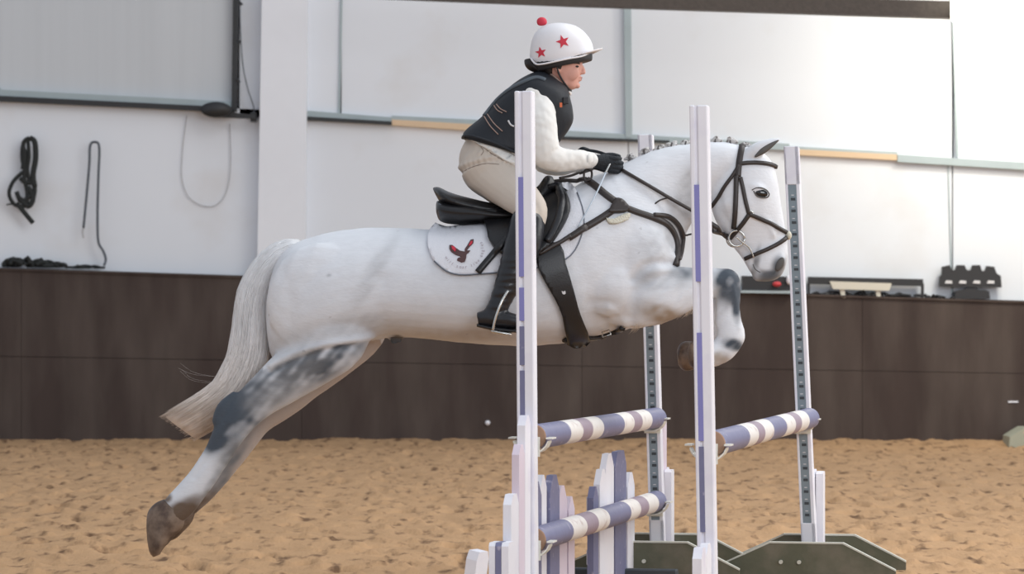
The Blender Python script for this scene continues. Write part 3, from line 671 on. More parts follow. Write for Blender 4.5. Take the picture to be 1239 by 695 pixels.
for i, v in enumerate(me.vertices):
    p = v.co+L0; x = p.x*300+CX; y = HY-(p.z-H)*300; side = p.y-Y0
    c = base.copy(); n1 = .55*noise.noise(Vector((p.x*9, p.y*7, p.z*9)))+.45*noise.noise(Vector(((p.x+p.z)*7, p.y*14, (p.x-p.z)*30)))
    n2 = noise.noise(Vector((p.x*28, p.y*14, p.z*40))); n3 = noise.noise(Vector((p.x*3, p.y*3, p.z*3+4)))
    c *= 1+.035*n3+.02*n2
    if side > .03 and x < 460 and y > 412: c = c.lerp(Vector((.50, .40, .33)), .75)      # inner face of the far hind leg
    for (bx, by, rx, ry, an, st_, ci) in BL:
        dx = x-bx; dyy = y-by
        if abs(dx) > 110 or abs(dyy) > 110: continue
        a = math.radians(an); u = (dx*math.cos(a)-dyy*math.sin(a))/rx if an < 0 else (dx*math.cos(a)+dyy*math.sin(a))/rx
        q = (-dx*math.sin(a)+dyy*math.cos(a))/ry if an >= 0 else (dx*math.sin(a)+dyy*math.cos(a))/ry
        if an < 0:
            a = math.radians(-an); u = (dx*math.cos(a)-dyy*math.sin(a))/rx; q = (dx*math.sin(a)+dyy*math.cos(a))/ry
        d = u*u+q*q
        if d > 2.6: continue
        f = math.exp(-d*d*.8)*st_; f = max(0, min(1, f*(1+1.1*n1+.35*n2))) if ci < 2 else max(0, min(1, f*(1+.4*n2)))
        if ci == 0 and x < 470:
            ly = 442-(x-332)*.37 if x < 395 else 418.5-(x-395)*.16
            if x > 322: f *= min(max((y-ly)/3.0, 0), 1)
        if ci == 0 and 288 < x < 445: wq = min((x-288)/40, 1, (445-x)/15); f = min(1, f*1.1)*((1-wq)+wq*max(0, min(1.0, .72+1.35*n1+.25*n2)))
        if ci == 0 and side > .05 and x < 500: f *= .3
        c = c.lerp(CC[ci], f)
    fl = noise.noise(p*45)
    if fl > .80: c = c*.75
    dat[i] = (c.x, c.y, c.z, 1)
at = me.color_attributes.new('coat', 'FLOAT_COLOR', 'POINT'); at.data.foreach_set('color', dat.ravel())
# relief: folds and grooves pushed along the normal
GR = [([(332, 442), (360, 428), (395, 417), (430, 411), (450, 407)], 4, .010), ([(332, 449), (360, 435), (395, 424), (430, 418)], 4, -.008),
      ([(470, 400), (462, 370), (466, 340)], 12, -.008), ([(735, 372), (748, 380), (757, 396)], 5, .007), ([(712, 366), (735, 368), (752, 384)], 6, -.006),
      ([(805, 250), (812, 280), (806, 320)], 8, -.008), ([(775, 335), (765, 355), (762, 385)], 7, -.010), ([(764, 338), (773, 326), (790, 319), (818, 320)], 5, -.012), ([(768, 346), (778, 334), (795, 328), (820, 327)], 5, .006), ([(870, 240), (876, 262), (888, 280)], 4, -.004),
      ([(690, 300), (705, 340), (715, 385)], 12, -.005), ([(836, 215), (828, 250), (822, 285)], 9, -.006), ([(346, 330), (356, 365), (352, 405)], 9, -.005),
      ([(240, 575), (262, 545), (280, 515)], 3, -.004), ([(258, 590), (276, 560), (292, 530)], 3.5, .004), ([(884, 348), (889, 372), (892, 396)], 3, .004), ([(910, 318), (916, 326), (922, 331)], 2, -.004)]
vn = [v.normal.copy() for v in me.vertices]
for g, wd, amp in GR:
    gp = [np.array(q[:2]) for q in catmull(g, 24)]; gp = np.array(gp)
    for i, v in enumerate(me.vertices):
        p = v.co+L0; x = p.x*300+CX; y = HY-(p.z-H)*300
        if x < gp[:, 0].min()-wd*2.5 or x > gp[:, 0].max()+wd*2.5 or y < gp[:, 1].min()-wd*2.5 or y > gp[:, 1].max()+wd*2.5 or abs(vn[i].y) < .15: continue
        d = math.sqrt(((gp-np.array((x, y)))**2).sum(1).min())/wd
        if d < 2.4: v.co += vn[i]*amp*math.exp(-d*d)
for i, v in enumerate(me.vertices):
    p = v.co+L0; v.co += vn[i]*(.0035*noise.noise(p*6)+.0015*noise.noise(p*16)+(.0022*noise.noise(Vector(((p.x+p.z)*14, p.y*20, (p.x-p.z)*60))) if (p.x*300+CX > 770 and HY-(p.z-H)*300 > 318 and p.x*300+CX < 870) else 0))
me.update()
BV = bvh_of(coat)
fr = []; rf = random.Random(8)
for k in range(420):                            # long hair fringing the near forearm and elbow
    u = rf.random(); x = 768+u*92; y = 392-u*26+rf.uniform(-7, 3); d_ = -.13+rf.uniform(-.045, .045); l_ = rf.uniform(6, 15)*(1-.3*u)
    fr.append(tube([HP(x, y-3, d_), HP(x-l_*.25, y+l_*.35, d_), HP(x-l_*.65, y+l_*.75, d_-.004)], rf.uniform(.0010, .0018), n=3, sub=2, taper=lambda t: 1-.8*t))
obj('forearm_fringe', join(*fr), mat('cream_hair', (.62, .52, .42), .7), pony)['kind'] = 'stuff'
# hooves
def hoof(name, st):
    return obj(name, loft(st, n=20, sub=3), M_hoof, pony)
hoof('hoof', [(203, 602, 228, 625, .042, -.14), (192, 607, 225, 636, .048, -.14), (183, 619, 215, 647, .052, -.14), (182, 642, 208, 655, .055, -.14), (185, 664, 203, 660, .052, -.14), (190, 671, 198, 668, .035, -.14)])
hoof('hoof', [(206, 603, 232, 624, .042, .14), (196, 612, 228, 635, .048, .14), (188, 622, 219, 645, .052, .14), (187, 642, 210, 654, .052, .14), (192, 656, 202, 658, .035, .14)])
for dx, dy_, s in ((0, 0, -1), (-9, 3, 1)):
    hoof('hoof', [(857+dx, 414+dy_, 860+dx, 442+dy_, .043, s*.13), (848+dx, 411+dy_, 851+dx, 445+dy_, .049, s*.13), (839+dx, 411+dy_, 842+dx, 447+dy_, .052, s*.13), (833+dx, 415+dy_, 836+dx, 445+dy_, .050, s*.13), (830+dx, 422+dy_, 832+dx, 440+dy_, .035, s*.13)])
# eyes, nostrils, ear hollows
for s in (-1, 1):
    l, n, h = cast(BV, 919, 235); yd = (l.y-Y0)*(-s)*-1*-1 if False else abs(l.y-Y0)
    ey = obj('eye', ell(919, 234.5, 8.5, 5.4, .010, s*(yd-.003), rot=-12), M_eye, pony)
    lid = []
    for pts_ in ([(908, 231), (913, 228.5), (920, 228.5), (926, 231.5), (929, 236)], [(910, 232), (914, 238), (921, 240), (927, 239.5), (929, 236)]):
        lid.append(tube([HP(a, b, s*(yd+.007-abs(a-919)*.0005)) for a, b in pts_], .0028, n=8))
    obj('eyelid', join(*lid), M_lid2, ey)['kind'] = 'stuff'
    yn = abs(cast(BV, 942, 319)[0].y-Y0)
    obj('nostril', ell(942.5, 320, 4.4, 9, .006, s*(yn+.001), rot=-24), M_lid, pony)
    yo = abs(cast(BV, 925, 178)[0].y-Y0)
    obj('ear_hollow', join(chain([(913, 190, 1.5, .004, s*(yo-.001)), (921, 184, 3.6, .005, s*(yo+.001)), (931, 177, 3.0, .004, s*(yo-.002)), (940, 171, .8, .002, s*(yo-.006))], n=8)), M_lid, pony)
obj('mouth_line', join(strap(BV, [(911, 320), (914, 326), (920, 330)], 1.0, 0, .001, mir=True)), M_lid, pony)
# plaits
for (x, y) in ((763, 191), (781, 184), (798, 180), (814, 177), (831, 175), (849, 172.5), (867, 171), (885, 171.5), (903, 176)):
    V_ = []
    for k in range(7):
        a = random.uniform(0, 6.28); r_ = random.uniform(1.5, 4.6)
        V_.append(ell(x+math.cos(a)*r_, y+math.sin(a)*r_*.7-1, random.uniform(3, 4.8), random.uniform(2.2, 3.4), .011, random.uniform(-.012, .008), rot=random.uniform(-40, 40), n=10))
    V_.append(chain([(x-7, y+2, 1.8, .008, -.006), (x, y-1, 2.6, .010, -.006), (x+6, y+1, 1.8, .008, -.006)], n=8))
    pl_ = remesh('plait', join(*V_), M_mane, pony, voxel=.0028, smooth=1)
    obj('band', tube([HP(x-1, y-3.6, -.012), HP(x-2, y, -.018), HP(x-1, y+3, -.016)], .0035), M_band, pl_)
# tail
out_ = [(362, 291), (345, 291), (325, 300), (308, 317), (296, 336), (288, 356), (284, 385), (279, 424), (262, 462), (232, 483), (198, 503)]
inn_ = [(372, 304), (358, 312), (347, 322), (337, 334), (330, 350), (326, 372), (325, 402), (321, 438), (306, 472), (278, 506), (236, 531)]
wd_ = [.03, .035, .04, .045, .05, .055, .055, .05, .05, .045, .03]
tail = obj('tail', loft([(a[0]*.93+b[0]*.07, a[1]*.93+b[1]*.07, b[0]*.97+a[0]*.03, b[1]*.97+a[1]*.03, w_) for a, b, w_ in zip(out_, inn_, wd_)], n=20, sub=4), M_tail, pony)
O_ = catmull(out_, 3); I_ = catmull(inn_, 3); Wd = catmull([(w_, 0) for w_ in wd_], 3)
strands = []; scol = []
rnd = random.Random(4)
for k in range(900):
    ang = rnd.uniform(0, 2*math.pi); c = math.cos(ang); q = math.sin(ang)
    if q > 0 and rnd.random() < .5: q = -q
    e = rnd.uniform(.97, 1.12); u0 = rnd.choice([0, 0, 0, rnd.uniform(0, .6)]); u1 = rnd.uniform(.86, 1.03); ph_ = rnd.uniform(0, 6); pts_ = []
    am = rnd.uniform(0, .03)
    for j in range(12):
        u = u0+(u1-u0)*j/11; f = min(u, 1)*(len(O_)-1); i = min(int(f), len(O_)-2); t = f-i
        a = O_[i]*(1-t)+O_[i+1]*t; b = I_[i]*(1-t)+I_[i+1]*t
        if u > 1: dr = O_[-1]-O_[-3]; a = a+dr*(u-1)*7; b = b+dr*(u-1)*7
        m_ = (a+b)/2; hv = (a-b)/2; cc = c*e+am*math.sin(u*7+ph_)
        pts_.append(HP(m_[0]+hv[0]*cc, m_[1]+hv[1]*cc, q*e*Wd[i][0]*1.05))
    strands.append(tube(pts_, rnd.uniform(.0010, .0022), n=3, sub=1, taper=lambda t: 1-.75*t**3))
for k in range(4):                              # a few wisps flying loose
    y = rnd.uniform(455, 490); strands.append(tube([HP(262+rnd.uniform(-10, 10), y, -.02), HP(235, y-6+rnd.uniform(-4, 4), -.02), HP(222-rnd.uniform(0, 8), y-12+rnd.uniform(-6, 4), -.03)], .0002, n=3))
hs = obj('tail_hair', join(*strands), M_tail, tail); hs['kind'] = 'stuff'
for o in (tail, hs):
    m_ = o.data; lo_ = wloc(o); d_ = np.zeros((len(m_.vertices), 4), np.float32)
    for i, v in enumerate(m_.vertices):
        p = v.co+lo_; y = HY-(p.z-H)*300; t = min(max((y-400)/130, 0), 1); c = Vector((.80, .81, .83)).lerp(Vector((.80, .68, .58)), t); c *= .92+.35*(.5+.5*noise.noise(Vector((p.x*50, p.y*40, p.z*6)))); d_[i] = (*c, 1)
    a_ = m_.color_attributes.new('coat', 'FLOAT_COLOR', 'POINT'); a_.data.foreach_set('color', d_.ravel())
obj('dock', chain([(352, 309, 2.5, .012, -.052), (345, 318, 3.5, .016, -.055), (337, 330, 2.0, .010, -.057)], n=8), M_lid, pony)

# ------------------------------------------------------------------ tack
# saddle pad
PAD = [(527, 274), (519, 284), (518, 300), (526, 318), (540, 329), (556, 333.5), (580, 332.5), (610, 330), (640, 326), (668, 321), (690, 310), (703, 288), (707, 262), (700, 236), (690, 224), (668, 232), (640, 262), (600, 272), (560, 276), (540, 278)]
padq = lambda x, y: .0012*(math.sin((x+y)*1.1)*math.sin((x-y)*1.1))
pad = empty('saddle_pad', HP(600, 330), 'white quilted saddle pad with round bird emblem, under the black saddle', 'saddle pad')
pc = obj('pad_cloth', patch(BV, PAD, .006, .009, 4, mir=True, smooth_poly=3, qf=padq), M_pad, pad)
edge = [p[:2] for p in catmull(PAD[3:14], 3)]
obj('piping', strap(BV, [tuple(p) for p in edge], 1.6, .013, .004, sub=1, mir=True), M_grey, pad)
PV = bvh_of(coat, pc)
def flat(bvh, poly, off, m, name, parent, step=3, mir=False, sp_=0): return obj(name, patch(bvh, poly, off, .0012, step, smooth_poly=sp_, mir=mir), m, parent, smooth=False)
k9 = 9.267
def cp(a, b): return (515+a/k9, 265+b/k9)
em = flat(PV, [cp(*q) for q in [(268, 300), (300, 300), (340, 330), (385, 362), (440, 372), (440, 345), (470, 300), (505, 240), (540, 235), (535, 275), (490, 320), (462, 360), (500, 358), (480, 385), (460, 395), (455, 440), (440, 485), (400, 492), (355, 470), (360, 445), (400, 430), (340, 408), (290, 375), (268, 340)]], .003, M_bird, 'bird_emblem', pad)
flat(PV, [cp(*q) for q in [(290, 315), (320, 318), (345, 350), (330, 375), (300, 350)]], .0055, M_red, 'red_wing_patch', em, 2)
flat(PV, [cp(*q) for q in [(505, 262), (530, 258), (525, 285), (495, 310), (485, 305)]], .0055, M_red, 'red_wing_patch', em, 2)
def letters(txt, place, sx, bvh, off, m, name, parent):
    cu = bpy.data.curves.new('txt', 'FONT'); cu.size = 1; parts = []
    tmp = bpy.data.objects.new('txt', cu); COL.objects.link(tmp)
    for i, ch in enumerate(txt):
        if ch == ' ': continue
        cu.body = ch; cu.align_x = 'CENTER'
        dg = bpy.context.evaluated_depsgraph_get(); dg.update(); mm = bpy.data.meshes.new_from_object(tmp.evaluated_get(dg))
        cx_, cy_, an = place(i); V = []
        for v in mm.vertices:
            a = v.co.x*sx; b = v.co.y*sx; x = cx_+a*math.cos(an)-b*math.sin(an); y = cy_-(a*math.sin(an)+b*math.cos(an))
            l, n, h = cast(bvh, x, y); V.append(tuple(l+n*off))
        parts.append((V, [tuple(p.vertices) for p in mm.polygons])); bpy.data.meshes.remove(mm)
    bpy.data.objects.remove(tmp); bpy.data.curves.remove(cu)
    return obj(name, join(*parts), m, parent, smooth=False)
TX = 'will soar like eagles'
def pl_(i):
    a = math.radians(-152+ (152+22)*i/(len(TX)-1)); R_ = 24.5
    return (561+R_*math.cos(a), 303-R_*math.sin(a)*.92, a+math.pi/2)
letters(TX, pl_, 5.2, PV, .006, M_letter, 'emblem_lettering', pad)
# saddle
sad = empty('saddle', HP(600, 300), 'black leather jumping saddle on the pony, cantle raised behind the rider', 'saddle')
seat = remesh('seat', join(loft([(523, 227, 527, 236, .05), (531, 226.5, 535, 248, .13), (545, 233, 549, 256, .15), (570, 240, 573, 262, .145), (600, 246, 603, 264, .135), (630, 243, 634, 262, .12), (650, 226, 656, 252, .10), (660, 213, 672, 240, .07), (668, 213, 676, 230, .04)], n=24, sub=5)), M_black, sad, voxel=.006, smooth=4)
obj('panel', loft([(528, 246, 528, 258, .08), (531, 243, 533, 268, .15), (550, 246, 551, 272, .18), (575, 250, 577, 271, .19), (600, 255, 602, 270, .19), (630, 255, 633, 268, .17), (655, 245, 662, 258, .13)], n=24, sub=5, egg=-.1), M_black, sad)
obj('seam', tube([HP(532, 248, -.13), HP(548, 254, -.152), HP(575, 259, -.158), HP(595, 262, -.15)], .0022), M_grey, sad)
FLAP = [(584, 260), (588, 276), (592, 291), (600, 303), (615, 312), (640, 314), (662, 302), (680, 278), (690, 256), (689, 241), (680, 229), (668, 224), (650, 226), (630, 240), (605, 258)]
fl_ = obj('flap', patch(PV, FLAP, .012, .014, 5, mir=True, smooth_poly=3), M_black, sad)
obj('knee_roll', join(strap(PV, [(664, 226), (676, 233), (683, 246), (680, 262), (672, 280), (662, 296)], 9, .026, .016, mir=True)), M_boot, sad)
FV = bvh_of(coat, pc, fl_)
obj('billet_strap', strap(FV, [(618, 284), (604, 300), (590, 316), (578, 330)], 8, .006, .007, mir=True), M_black, sad)
# girth and breastplate
gir = empty('girth', HP(700, 415), 'wide black girth running down behind the pony elbow', 'girth')
gw = patch(BV, [(646, 300), (676, 296), (683, 320), (690, 343), (697, 369), (703, 386), (712, 407), (700, 414), (686, 411), (680, 382), (671, 362), (661, 345), (650, 322)], .016, .010, 4, mir=True, smooth_poly=2)
obj('band', gw, M_black, gir)
obj('belly_strap', join(strap(BV, [(682, 409), (692, 411), (706, 408), (722, 407), (738, 403), (754, 395)], 7, .010, .006, mir=True)), M_black, gir)
GV = bvh_of(coat, pc, fl_)
obj('buckle', tube([tuple(cast(BV, a, b)[0]+Vector((0, -.03, 0))) for a, b in ((686, 405), (692, 404), (693, 411), (686, 412), (686, 405))], .003, sub=1), M_silver, gir)
obj('buckle', tube([tuple(cast(BV, a, b)[0]+Vector((0, -.024, 0))) for a, b in ((728, 402), (737, 399), (739, 405), (729, 408), (728, 402))], .0025, sub=1), M_silver, gir)
obj('emblem', patch(BV, [(678, 351), (680, 352), (682, 351), (682.5, 354), (681, 355.5), (679, 354.5)], .030, .001, 3), M_num, gir, smooth=False)
brp = empty('breastplate', HP(760, 330), 'brown leather five point breastplate across the pony shoulder', 'breastplate')
TV = bvh_of(coat, pc)
obj('upper_strap', strap(TV, [(711, 219), (722, 227), (734, 237), (748, 247)], 8.5, .006, .007, mir=True), M_brownl, brp)
obj('lower_strap', strap(TV, [(748, 250), (734, 260), (720, 269), (706, 277)], 8.5, .006, .007, mir=True), M_brownl, brp)
obj('buckle', strap(TV, [(708, 276), (699, 282), (688, 289)], 8, .012, .006, mir=True), M_brownl, brp)
obj('billet_strap', strap(TV, [(690, 287), (680, 293), (668, 300), (652, 309)], 5, .02, .005, mir=True), M_brownl, brp)
obj('chest_strap', strap(BV, [(752, 250), (770, 257), (790, 264), (806, 272), (815, 284), (819, 300), (817, 322)], 7.5, .006, .007, mir=True), M_brownl, brp)
obj('chest_strap', strap(BV, [(790, 261), (806, 263), (818, 271), (824, 284), (823, 300), (819, 316)], 5.5, .010, .006, mir=True), M_brownl, brp)
obj('strap_end', strap(BV, [(823, 284), (831, 284.5), (838, 283)], 2.2, .006, .004), M_brownl, brp)
obj('joint_piece', patch(BV, [(741, 247), (744, 242), (752, 243), (758, 249), (762, 254), (755, 258), (744, 259), (736, 258)], .012, .008, 4, mir=True, smooth_poly=2), M_brownl, brp)
obj('fleece_lining', patch(BV, [(733, 265), (742, 266), (755, 260), (762, 260), (760, 266), (748, 271), (737, 271.5)], .003, .010, 3, mir=True, smooth_poly=2), M_fleece, brp)
obj('wither_strap', strap(TV, [(668, 220), (684, 218.5), (698, 219), (711, 220)], 4.5, .014, .005, mir=True), M_brownl, brp)
obj('grab_strap', tube([HP(676, 217, -.12), HP(690, 214, -.11), (HP(702, 209, -.08)), HP(712, 206, -.03), HP(716, 205, .03), HP(702, 209, .08)], .006), M_brownl, brp)
obj('ring', tube([HP(709, 206, -.10), HP(715, 209, -.105), HP(714, 218, -.115), HP(707, 219, -.115), HP(706, 210, -.11), HP(709, 206, -.10)], .0045), M_brownl, brp)
obj('martingale_strap', tube([HP(811, 240, -.115), HP(798, 243, -.125), HP(789, 250, -.135), HP(787, 258, -.14), HP(793, 263, -.15)], .0035), M_brownl, brp)
# bridle
bd = empty('bridle', HP(905, 310), 'dark brown leather bridle with crossed noseband and steel bit on the pony head', 'bridle')
B_ = lambda nm, pts_, w_, off=.004, th=.006, m=M_brownl, mir=True, sub=5: obj(nm, strap(BV, pts_, w_, off, th, mir=mir, sub=sub), m, bd)
B_('headpiece', [(898, 177), (896, 187), (894, 200), (893, 214)], 7.5)
B_('browband', [(893, 199), (904, 197.5), (918, 197.5), (930, 199), (938, 202)], 5)
B_('throatlash', [(894, 200), (887, 212), (877, 226), (869, 240), (862, 250)], 4.2)
B_('cheek_strap', [(891, 213), (890.5, 235), (889.5, 258), (888, 276)], 6)
B_('noseband_strap', [(896, 215), (899, 228), (902, 243), (906, 259)], 5)
B_('upper_noseband', [(906, 259), (918, 264), (931, 270), (943, 277), (952, 282)], 5)
B_('lower_noseband', [(952, 287), (943, 294), (930, 301), (916, 307), (902, 313)], 5)
B_('jaw_strap', [(906, 260), (899, 270), (891, 280), (884, 288)], 5.5)
yb1 = cast(BV, 889, 286)[0].y
def ring_at(px, py, r, dyy, tr__, nm, m=M_silver, sgn=1):
    q = [(px+r*math.cos(a), py+r*math.sin(a)) for a in np.linspace(0, 2*math.pi, 17)]
    return tube([Vector((p.x, Y0+dyy*sgn, p.z)) for p in [HP(a, b) for a, b in q]], tr__, n=8, sub=1)
for sg in (1, -1):
    obj('bit_ring', ring_at(890, 289, 9.5, (yb1-Y0)-.020, .0042, '', sgn=sg), M_silver, bd)
    obj('noseband_ring', ring_at(906, 259, 3, -.082, .004, '', sgn=sg), M_silver, bd)
    obj('mouthpiece', tube([HP(889, 287, sg*-.078), HP(897, 294, sg*-.070), HP(905, 300, sg*-.062), HP(911, 312, sg*-.054)], .0035), M_silver, bd)
obj('nose_pad', ell(954, 285, 4, 5.5, .022, 0), M_fleece, bd)
obj('rein', join(strap(BV, [(884, 287), (873, 279), (862, 272), (851, 265)], 6, .008, .005, mir=True, Yd=13.35)), M_brownl, bd)
for sg in (-1, 1):
    obj('rein', tube([HP(752, 207, sg*.095), HP(768, 217, sg*.13), HP(790, 230, sg*.135), HP(812, 243, sg*.13), HP(839, 258, sg*.115), HP(852, 266, sg*.10)], .0075, n=8), M_brownl, bd)

# ------------------------------------------------------------------ the rider
rid = empty('rider', HP(610, 398), 'young rider folded forward over the neck in black vest, starred white hat and beige breeches', 'person')
rid.name = 'person'
sk = []
# head
sk.append(loft([(660, 46, 698, 44, .04), (654, 56, 703, 54, .066), (653, 68, 705, 67, .070), (655, 78, 704.5, 77, .070), (659, 87, 703, 86, .066), (664, 95, 701.5, 93.5, .059), (671, 102, 700, 100, .050), (679, 107, 698.5, 105, .038), (686, 109.5, 695, 108, .020)], n=28, sub=5))
sk.append(chain([(702, 78, 2.0, .008, 0), (705, 83, 2.6, .011, 0), (706, 87.5, 2.8, .014, 0)], n=12))                     # nose
sk.append(ell(703.5, 88.5, 3.2, 1.8, .017)); sk.append(ell(702.8, 73.5, 3.5, 2.2, .042))                                       # wings, brow
sk.append(ell(701.5, 93.6, 2.9, 1.6, .020)); sk.append(ell(701, 97.0, 2.9, 1.7, .018)); sk.append(ell(698.5, 103.5, 3.6, 3.8, .020))
for s in (-1, 1):
    sk.append(ell(690, 89, 11, 10, .016, s*.046)); sk.append(ell(675, 84, 3.6, 6, .008, s*.068)); sk.append(ell(682, 100, 9, 6, .012, s*.042, rot=30))
sk.append(chain([(674, 98, 14, .045, 0), (664, 110, 15, .050, 0), (655, 122, 22, .09, 0)], n=18))                          # neck
sk.append(loft([(574, 165, 628, 198, .11), (590, 140, 665, 175, .115), (608, 118, 680, 152, .12), (628, 102, 686, 132, .12), (645, 94, 680, 118, .08)], n=24))
for s in (-1, 1):
    sk.append(chain([(645, 122, 14, .040, s*.12), (652, 150, 12, .036, s*.165), (657, 180, 11, .034, s*.185), (665, 196, 9, .030, s*.18), (690, 196, 8, .026, s*.15), (714, 195, 7, .022, s*.115), (735, 197, 6.5, .014, s*.095)], n=14))
    sk.append(chain([(590, 204, 22, .06, s*.07), (610, 224, 17, .06, s*.12), (632, 246, 14, .05, s*.21), (642, 262, 11, .045, s*.27), (636, 282, 12, .040, s*.305), (624, 320, 13, .045, s*.325), (607, 362, 9, .03, s*.335), (600, 380, 9, .03, s*.34), (622, 391, 6, .028, s*.345), (638, 393, 5, .025, s*.35)], n=16))
bod = remesh('body', join(*sk), M_skin, rid, voxel=.0035, smooth=6)
HV = bvh_of(bod)
for s in (-1, 1):
    l, n, h = cast(HV, 697.5, 81.5); yd = abs(l.y-Y0)
    obj('eye', ell(698, 81.6, 2.2, 1.3, .006, s*(yd-.002)), M_eye, rid, )
    obj('eyebrow', chain([(692.5, 78.4, .7, .003, s*(yd+.003)), (697, 77.2, .9, .003, s*(yd+.001)), (701, 78.0, .7, .003, s*(yd-.010))], n=6), M_hair, rid)
obj('lips', join(ell(702.8, 94.2, 2.0, .9, .013), ell(702.4, 96.4, 1.8, .9, .011)), M_lip, rid)
# hair
obj('hair', remesh('hair', join(loft([(650, 74, 676, 74, .068), (651, 82, 675, 82, .066), (657, 90, 672, 90, .055), (662, 96, 670, 96, .035)], n=18, sub=3),
     loft([(634, 74, 650, 70, .03), (635, 79, 651, 77, .045), (640, 85, 655, 82, .045), (650, 89, 662, 86, .035)], n=16, sub=3),
     *[ell(676, 80, 4, 6, .008, s*.070) for s in (-1, 1)]), M_hair, rid, voxel=.004, smooth=2) and ([(0, 0, 0), (.001, 0, 0), (0, .001, 0)], [(0, 1, 2)]), M_hair, rid) if False else remesh('hair', join(loft([(650, 74, 676, 74, .068), (651, 82, 675, 82, .066), (657, 90, 672, 90, .055), (662, 96, 670, 96, .035)], n=18, sub=3),
     loft([(634, 72, 650, 70, .03), (635, 79, 651, 77, .045), (640, 85, 655, 82, .045), (650, 89, 662, 86, .035)], n=16, sub=3),
     *[ell(676, 80, 4, 7, .008, s*.070) for s in (-1, 1)]), M_hair, rid, voxel=.004, smooth=2)
# helmet
hel = obj('helmet', loft([(648, 88, 714, 74, .092), (644.5, 81, 716.5, 72.5, .099), (644, 74, 716.5, 64, .101), (648, 70, 712, 61, .096)], n=30, sub=3), M_blk, rid)
silk = obj('hat_silk', loft([(647, 81, 714, 68.5, .100), (641.5, 72, 717.5, 62, .105), (641.5, 60, 716.5, 53, .104), (643.5, 49, 712, 44.5, .099), (648, 39.5, 704, 36, .085), (656, 32.5, 694, 30.5, .062), (665, 29, 684, 28.3, .034), (672, 28.2, 678, 28.1, .008)], n=36, sub=4), M_silk, rid)
obj('silk_hem', tube([HP(642, 71, -.03), HP(648, 79, -.075), HP(657, 79.5, -.098), HP(672, 76.5, -.106), HP(688, 73, -.102), (HP(704, 69.5, -.075)), HP(716, 63, -.03)], .004), M_silk, rid)
pk = []
for s in (0,):
    n_ = 15; V = []
    for i in range(n_):
        a = math.radians(-78+156*i/(n_-1)); y_ = math.sin(a)
        for (e, dz) in ((0, 0), (1, 0), (1, -.004), (0, -.004)):
            bx = 698+math.cos(a)*(18+e*13); V.append(tuple(HP(bx, 68.5-math.cos(a)*(4+e*6), y_*(.098+.004*e))+Vector((0, 0, dz))))
    Fc = []
    for i in range(n_-1):
        for j in range(4): Fc.append((i*4+j, i*4+(j+1) % 4, i*4+4+(j+1) % 4, i*4+4+j))
    obj('peak', (V, Fc+[(0, 1, 2, 3), (n_*4-4, n_*4-3, n_*4-2, n_*4-1)]), M_silk, rid)
obj('pompom', remesh('pompom', join(ell(655.5, 26, 6.3, 5.4, .018), ell(657, 27, 5, 4, .016), ell(654, 27.5, 4.5, 3.8, .016)), M_red, rid, voxel=.003, smooth=1) and None, M_red, rid) if False else remesh('pompom', join(ell(655.5, 26, 6.3, 5.4, .018), ell(657, 27, 5, 4, .016), ell(654, 27.5, 4.5, 3.8, .016)), M_red, rid, voxel=.003, smooth=1)
SV = bvh_of(silk)
def star(cx_, cy_, R_, rot):
    return [(cx_+(R_ if i % 2 == 0 else R_*.42)*math.sin(math.radians(rot+36*i)), cy_-(R_ if i % 2 == 0 else R_*.42)*math.cos(math.radians(rot+36*i))) for i in range(10)]
obj('red_star', patch(SV, star(681, 50.5, 8.4, -18), .0015, .001, 2.5), M_red, rid, smooth=False)
obj('red_star', patch(SV, star(654.5, 63.5, 6.8, -12), .0015, .001, 2.5), M_red, rid, smooth=False)
obj('chin_strap', tube([HP(673, 76, -.076), HP(675, 88, -.073), HP(680, 98, -.062), HP(687, 107, -.040), HP(691, 110, 0), HP(687, 107, .040), HP(680, 98, .062), HP(675, 88, .073), HP(673, 76, .076)], .0038), M_blk, rid)
# shirt
def shirt():
    P_ = [loft([(572, 178, 622, 205, .135), (566, 166, 645, 203, .142), (574, 150, 660, 188, .140), (592, 134, 674, 170, .138), (612, 114, 684, 148, .142), (632, 101, 687, 130, .142), (648, 95, 683, 114, .09)], n=28, sub=4)]
    for s in (-1, 1):
        P_.append(chain([(646, 122, 18, .052, s*.115), (651, 138, 20, .056, s*.150), (655, 158, 19, .054, s*.175), (657, 178, 18.5, .050, s*.190), (662, 192, 16.5, .047, s*.190), (680, 196, 14.5, .042, s*.172), (698, 195.5, 12, .037, s*.145), (714, 195.5, 9.5, .031, s*.120)], n=20, round_ends=True))
    o = remesh('shirt', join(*P_), M_shirt, rid, voxel=.005, smooth=5)
    lo_ = wloc(o); nn = [v.normal.copy() for v in o.data.vertices]
    for i, v in enumerate(o.data.vertices):
        p = v.co+lo_; v.co += nn[i]*(.004*noise.noise(Vector((p.x*16+p.z*10, p.y*8, p.z*22-p.x*8)))+.0025*noise.noise(p*45))
    return o
sh_ = shirt()
for s in (-1, 1): obj('cuff', chain([(709, 195.5, 9.8, .033, s*.128), (716.5, 195.5, 9.4, .031, s*.118)], n=18, sub=2, round_ends=False), M_shirt, rid)
obj('shirt_collar', loft([(657, 106, 689, 120, .062), (660, 97, 688.5, 113.5, .060), (664, 91, 687, 108, .056)], n=24, sub=3), M_vest, rid)
obj('collar_piping', tube([HP(663, 90, -.03), HP(668, 92, -.056), HP(675, 98, -.062), HP(682, 106, -.052), HP(688, 113, -.03), HP(690, 115, 0)], .004), M_line, rid)
obj('stock', ell(687, 113, 5, 4, .03), M_shirt, rid)
